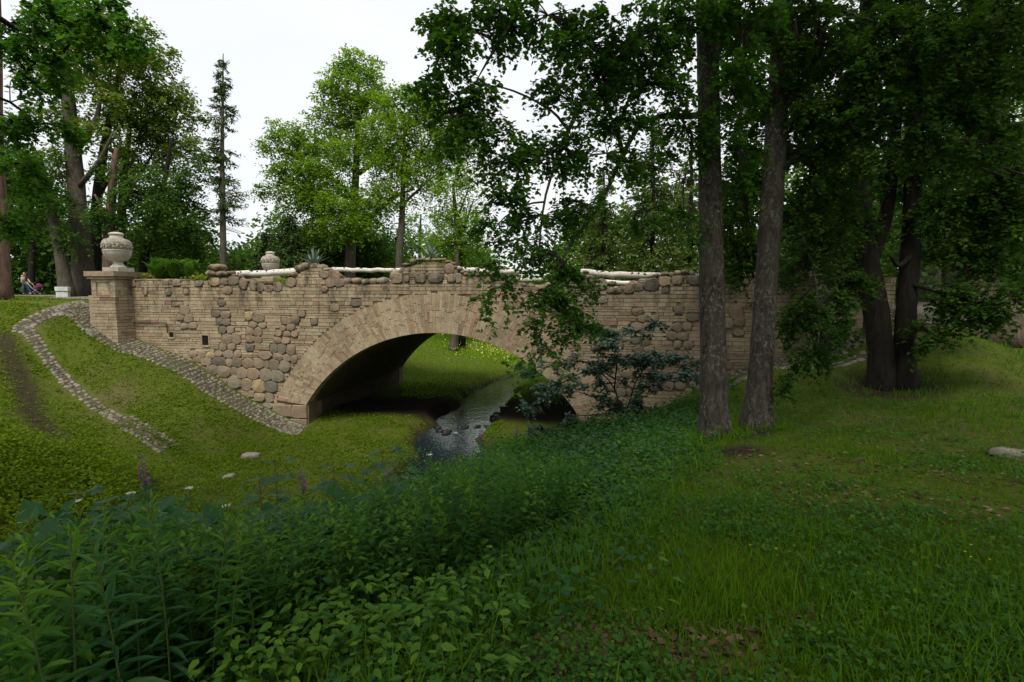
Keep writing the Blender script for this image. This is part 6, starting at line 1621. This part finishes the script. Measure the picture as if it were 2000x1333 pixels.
for px, py, d, k, lab in ((935, 850, 8.6, 5, 'pink flowering willowherb in front of the stream'), (1005, 842, 9.0, 6, 'pink flowering willowherb nearest the shrub by the wall'), (595, 940, 6.0, 5, 'pink flowering willowherb among the maple seedlings'), (758, 930, 6.3, 6, 'pink flowering willowherb between stream and maple seedlings'), (290, 920, 5.6, 5, 'tall purple topped willowherb against the lawn')):
    tgt = at(px, py, d); g = gz(tgt[0], tgt[1]); hgt = (1.35 if k == 5 else 1.2)
    put_willow(tgt[0], tgt[1], k, max(.5, (tgt[2] + .16 - g) / hgt), 0.3 * k, lab)
# hogweed and other white umbels
def umbel(px, py, d, label, size=.07):
    tgt = at(px, py - 22, d); g = gz(tgt[0], tgt[1]); h = max(.25, tgt[2] - g)
    e = empty('hogweed', (tgt[0], tgt[1], g)); tag(e, label, 'plant', 'white umbel flowers')
    st, fl, lf = Soup(), Soup(), Soup(); tube(st, [(0, 0, -.03), (.01, .01, h * .6), (0, 0, h - size * .6)], [.006, .005, .004], 5)
    for k in range(14):
        a = k * 2.4; r = size * math.sqrt((k + .5) / 14); p = np.array([r * math.cos(a), r * math.sin(a), h - r * r * 2]); tube(st, [(0, 0, h - size * .6), tuple(p)], [.002, .0015], 3)
        q = p + RNG.normal(0, .008, (7, 3)) * np.array([1, 1, .2]); fl.stamp(DIAM, DIAMF, q, frames(RNG.normal(0, 1, (7, 3)) * np.array([1, 1, .1]), np.tile(UP, (7, 1))), np.full(7, .012 + size * .07), RNG.uniform(0, 1, 7))
    q = np.array([[0, 0, h * f] for f in (.3, .5, .5, .7)]); lf.stamp(HEART, HEARTF, q, frames(RNG.normal(0, 1, (4, 3)) * np.array([1, 1, .2]), np.tile(UP, (4, 1))), np.array([.22, .2, .18, .12]), np.full(4, .5))
    st.build('stem', STEMM, e); fl.build('umbel', WHITEF, e); lf.build('leaves', HERB, e)
for i, (px, py, d, lab) in enumerate(((45, 1040, 4.6, 'white umbel at the picture edge in the bank plants'), (150, 1000, 5.2, 'white umbel beside the tall purple topped willowherb'), (255, 985, 5.4, 'white umbel just left of the tall purple topped willowherb'), (322, 1045, 4.6, 'white umbel below the tall purple topped willowherb'), (370, 975, 5.6, 'white umbel at the edge of the lawn view'), (440, 1010, 5.2, 'white umbel left of the maple seedlings'), (404, 1052, 4.6, 'low white umbel left of the maple seedlings'), (840, 910, 8.0, 'white umbel in front of the stream'), (890, 868, 9.0, 'creamy flower head at the water edge'), (405, 1195, 2.7, 'large greenish umbel on a pale stalk near the camera'), (1033, 990, 5.0, 'white umbel at the edge of the open grass'), (340, 1105, 3.3, 'pale spreading flower head above the bank plants'))):
    umbel(px, py, d, lab, .035 if i not in (9, 11) else .06)
# big rounded leaves at the top of the stand
S = Soup(); x, y, r = polar(700, 3.2, 8.5, -46, -4); z = ground_z(x, y); sc = side_of_crest(x, y)
k = (sc < -.9) & same_bank(x, y) & (poly_dist(x, y, stream_c) > .5) & (patch(x, y, 1.6, 6) > .5); x, y, r, z = x[k], y[k], r[k], z[k]
dep = y * CT - (z - EYE) * ST; px = 1000 + 1000 * x / dep
top = EYE - dep * (np.interp(px, [0, 150, 300, 500, 650, 800, 900, 1000, 1100], [1000, 980, 980, 1000, 985, 950, 910, 900, 905]) + RNG.uniform(-15, 220, len(x)) - 572) / 1000
k = (top - z > .3) & (top - z < 1.7); x, y, z, top = x[k], y[k], z[k], top[k]
clumps(S, x, y, 7, .13, .14, .13, 1.6, 'heart', .4, top - .12)
st_ = Soup(); n = len(x); st_.stamp(TWIG, TWIGF, np.stack([x, y, z], 1), frames(np.stack([np.zeros(n) + .03, np.zeros(n), top - z], 1), np.tile([0, 1.0, 0], (n, 1))), np.stack([np.full(n, .005), top - z, np.full(n, .005)], 1), np.full(n, .5))
o = S.build('broad_leaved_herbs_foliage', HERB2); tag(o, 'tall broad-leaved herbs with rounded dark leaves on the near bank', 'undergrowth', kind='stuff')
o2 = st_.build('herb_stalks', STEMM, o); o2['kind'] = 'stuff'
# slender leafy weeds, the fine-textured mass of the stand
S = Soup(); x, y, r = polar(3000, 2.6, 12.5, -47, 9); z = ground_z(x, y); sc = side_of_crest(x, y)
k = (sc < -.25) & same_bank(x, y) & (poly_dist(x, y, stream_c) > .3); x, y, r, z = x[k], y[k], r[k], z[k]
dep = y * CT - (z - EYE) * ST; px = 1000 + 1000 * x / dep
top = EYE - dep * (np.interp(px, [0, 150, 300, 500, 650, 800, 900, 1000, 1100], [1000, 975, 965, 985, 955, 905, 872, 868, 880]) + np.abs(RNG.normal(0, 60, len(x))) - 572) / 1000
k = (top - z > .12); x, y, z, top, r = x[k], y[k], z[k], np.minimum(top, z + RNG.uniform(.7, 1.5, len(z)))[k], r[k]
n, per = len(x), 26; u = np.linspace(.25, 1, per); hgt = top - z; lean = RNG.normal(0, .12, (n, 2))
P = np.stack([x[:, None] + lean[:, :1] * hgt[:, None] * u ** 2, y[:, None] + lean[:, 1:] * hgt[:, None] * u ** 2, z[:, None] + hgt[:, None] * u], 2) + RNG.normal(0, .02, (n, per, 3))
az = np.arange(per) * 2.4 + RNG.uniform(0, 6.28, (n, 1)); dv = np.stack([np.cos(az), np.sin(az), np.broadcast_to(.1 + .5 * u, az.shape) + RNG.normal(0, .3, az.shape)], 2)
kind = RNG.random(n); ln = np.where(kind < .5, .055, .085) + .003 * r; wd = np.where(kind < .5, .9, .45)
sz = (ln[:, None] * RNG.uniform(.6, 1.15, (n, per)) * np.interp(u, [0, .4, 1], [.8, 1.0, .5])).reshape(-1)
S.stamp(DIAM, DIAMF, P.reshape(-1, 3), frames(dv.reshape(-1, 3), UP + RNG.normal(0, .3, (n * per, 3))), np.stack([sz * np.repeat(wd, per), sz, sz], 1), np.clip(np.repeat(RNG.normal(.45, .26, n), per) + RNG.normal(0, .12, n * per) + np.tile(u - .6, n) * .35, 0, 1))
S.stamp(TWIG, TWIGF, np.stack([x, y, z], 1), frames(P[:, per // 2] - np.stack([x, y, z], 1), np.tile([0, 1.0, 0], (n, 1))), np.stack([np.full(n, .004), np.linalg.norm(P[:, per // 2] - np.stack([x, y, z], 1), axis=1), np.full(n, .004)], 1), np.full(n, .6))
o = S.build('weeds', HERB); tag(o, 'fine mixed weeds filling the stand on the near bank', 'weeds', kind='stuff')
# maple seedlings with lobed leaves on red stalks
MAPLE = leaf_mat('maple_leaf', (.022, .065, .024), (.035, .095, .030), (.06, .14, .036), .3, .45, .3)
REDST = leaf_mat('red_stalk', (.10, .035, .025), (.12, .05, .03), (.14, .06, .04), 0)
ML = [(0, 0, 0)] + [(r * math.sin(a), .35 + r * math.cos(a), (-.06 if i % 2 == 0 else .05)) for i, (a, r) in enumerate([(2.5, .34), (1.9, .62), (1.5, .36), (1.0, .66), (.55, .40), (0, .68), (-.55, .40), (-1.0, .66), (-1.5, .36), (-1.9, .62), (-2.5, .34)])]
ML = [(0, .35, .04)] + ML[1:]; MLF = [(0, i + 1, i) for i in range(1, 11)] + [(0, 1, 11)]
def seedling(px, py, d, label, n=7, ls=.16):
    tgt = at(px, py, d); g = gz(tgt[0], tgt[1]); h = max(.4, tgt[2] - g); e = empty('maple_seedling', (tgt[0], tgt[1], g)); tag(e, label, 'plant', 'maple seedlings on the near bank')
    st, lf = Soup(), Soup(); tube(st, [(0, 0, -.03), (.03, 0, h * .5), (0, .02, h)], [.009, .006, .004], 5)
    for k in range(n):
        u = 1 - .45 * (k / n); a = k * 2.4; p0 = np.array([0, 0, h * u]); p1 = p0 + np.array([math.cos(a) * .13, math.sin(a) * .13, .05]); tube(st, [p0, p1], [.003, .002], 4)
        dv = np.array([[math.cos(a), math.sin(a), -.25]]); lf.stamp(ML, MLF, p1[None], frames(dv, UP[None] + RNG.normal(0, .15, (1, 3))), np.array([ls * RNG.uniform(.8, 1.15)]), np.array([RNG.uniform(.1, .9)]))
    st.build('stalk', REDST, e); lf.build('leaves', MAPLE, e)
for px, py, d, lab in ((535, 925, 6.4, 'maple seedling with dark lobed leaves standing tallest on the bank'), (505, 960, 6.0, 'maple seedling beside the tallest one, left of the pink flowers'), (650, 935, 6.3, 'maple seedling just right of the pink flowers'), (745, 905, 7.0, 'maple seedling nearest the stream'), (775, 945, 6.4, 'maple seedling right of the one nearest the stream'), (150, 985, 5.4, 'broad leaved seedling left of the tall purple topped willowherb'), (215, 1000, 5.0, 'broad leaved seedling under the tall purple topped willowherb')):
    seedling(px, py - 22, d, lab, 9, .19)
# ferns near the camera
for px, py, d, lab in ((110, 1230, 3.1, 'fern with fine fronds low in the corner of the bank'), (640, 1085, 4.4, 'fern half hidden among the willowherb')):
    c = at(px, py, d); g = gz(c[0], c[1]); fern((c[0], c[1], max(g, c[2] - .35)), 9, .62, lab, 'fern', 'ferns on the near bank', .85, .22, HERB)

# bright ground-elder patch in the lower middle
S = Soup(); n = 110; x = RNG.normal(-.75, .38, n); y = RNG.normal(2.15, .28, n); z = ground_z(x, y)
for j in range(3):
    for q in range(3):
        a = RNG.uniform(0, 6.28, n); S.stamp(LANCE, HEARTF, np.stack([x + .05 * np.cos(a), y + .05 * np.sin(a), z + RNG.uniform(.12, .42, n)], 1), frames(np.stack([np.cos(a + q * .9), np.sin(a + q * .9), np.full(n, -.1)], 1), UP + RNG.normal(0, .25, (n, 3))), np.stack([np.full(n, .026), np.full(n, .055), np.full(n, .055)], 1) * RNG.uniform(.7, 1.2, (n, 1)), np.clip(RNG.normal(.75, .15, n), 0, 1))
o = S.build('ground_elder_foliage', HERB); tag(o, 'light green ground elder leaves at the bottom of the picture', 'undergrowth', kind='stuff')

# ---------------------------------------------------------------- layered shrub before the wall
SHRUBL = leaf_mat('shrub_leaf', (.018, .055, .030), (.032, .080, .042), (.060, .125, .055), .22, .38, .55)
DS = 12.0
bs = foot_on_ground(tp(1216, 850, DS, 6)); sh = Tree('layered_shrub', 'open shrub with flat layered branches between arch and straight lime trunk', None, bs[:3], BARK_D, SHRUBL); sh.e['category'] = 'shrub'
fan = [((1216, 850), (1212, 815), (1240, 780), (1290, 745), (1355, 735)), ((1212, 815), (1185, 790), (1120, 765), (1035, 790)), ((1212, 810), (1195, 750), (1130, 705), (1030, 722)), ((1200, 760), (1205, 700), (1195, 665), (1290, 632)), ((1225, 800), (1250, 730), (1300, 700), (1350, 712)), ((1216, 835), (1160, 825), (1100, 830), (1040, 848)), ((1200, 740), (1160, 720), (1110, 742), (1075, 760)), ((1205, 705), (1240, 695), (1280, 700)), ((1200, 680), (1170, 650), (1140, 640))]
lob = []
for i, f in enumerate(fan):
    dd = [DS + (i % 3 - 1) * .25 * j for j in range(len(f))]
    sh.limb([at(px, py, d) for (px, py), d in zip(f, dd)], .02, .005, 9, 5)
    Pn = smooth_path([(px, py, d) for (px, py), d in zip(f, dd)], 7)[2:]
    lob += [lobe(q[0], q[1], 26, 6, q[2], .35) for q in Pn]
sh.leaves(lob, .085, 10, .22, 'heart', True, .006, 4.5, .15, None, 2.2, False); sh.done()

# ---------------------------------------------------------------- stones in and by the water, on the lawn, in the grass
WETS = flat('wet_dark_stone', (.03, .028, .024), .35)
def stone(name, px, py, d, r, label, mat, group=None, z=None):
    c = at(px, py, d); zz = gz(c[0], c[1]) if z is None else z
    e = link(name, tri_mesh(name, *[np.array(v) for v in rock((0, 0, r[2] * .3), r, .5, 10, 5, .13)[:2]], None, True), None, mat); a = e.data.attributes.new('tone', 'FLOAT', 'POINT'); a.data.foreach_set('value', np.full(len(e.data.vertices), RNG.uniform(.3, .9), dtype=np.float32))
    e.location = (c[0], c[1], zz); e.rotation_euler = (0, 0, RNG.uniform(0, 6)); tag(e, label, 'stone', group)
for i in range(12):
    px, py = RNG.uniform(835, 975), RNG.uniform(826, 846); d = (EYE - WATER_Z) / ((py - 572) / 1000) * .985
    stone('stream_stone', px, py, d, (RNG.uniform(.07, .2), RNG.uniform(.06, .12), .05), 'small dark stone breaking the water under the near edge of the arch', WETS, 'stones in the stream', WATER_Z)
for i, (px, py) in enumerate(((972, 812), (978, 822), (968, 818), (985, 800))):
    stone('bank_stone', px, py, (EYE - WATER_Z) / ((py - 572) / 1000), (.22, .18, .13), 'dark rock at the water edge under the arch, tree side', WETS, 'rocks on the stream bank', WATER_Z)
stone('lawn_stone', 490, 886, 13.2, (.24, .17, .10), 'pale flat stone lying on the lawn below the arch', COBBLE)
stone('lawn_stone', 448, 934, 11.8, (.17, .12, .06), 'small half buried stone nearer the bank plants on the lawn', COBBLE)
stone('flat_rock', 1985, 972, 5.6, (.28, .2, .05), 'flat grey rock in grass at the picture edge', COBBLE)
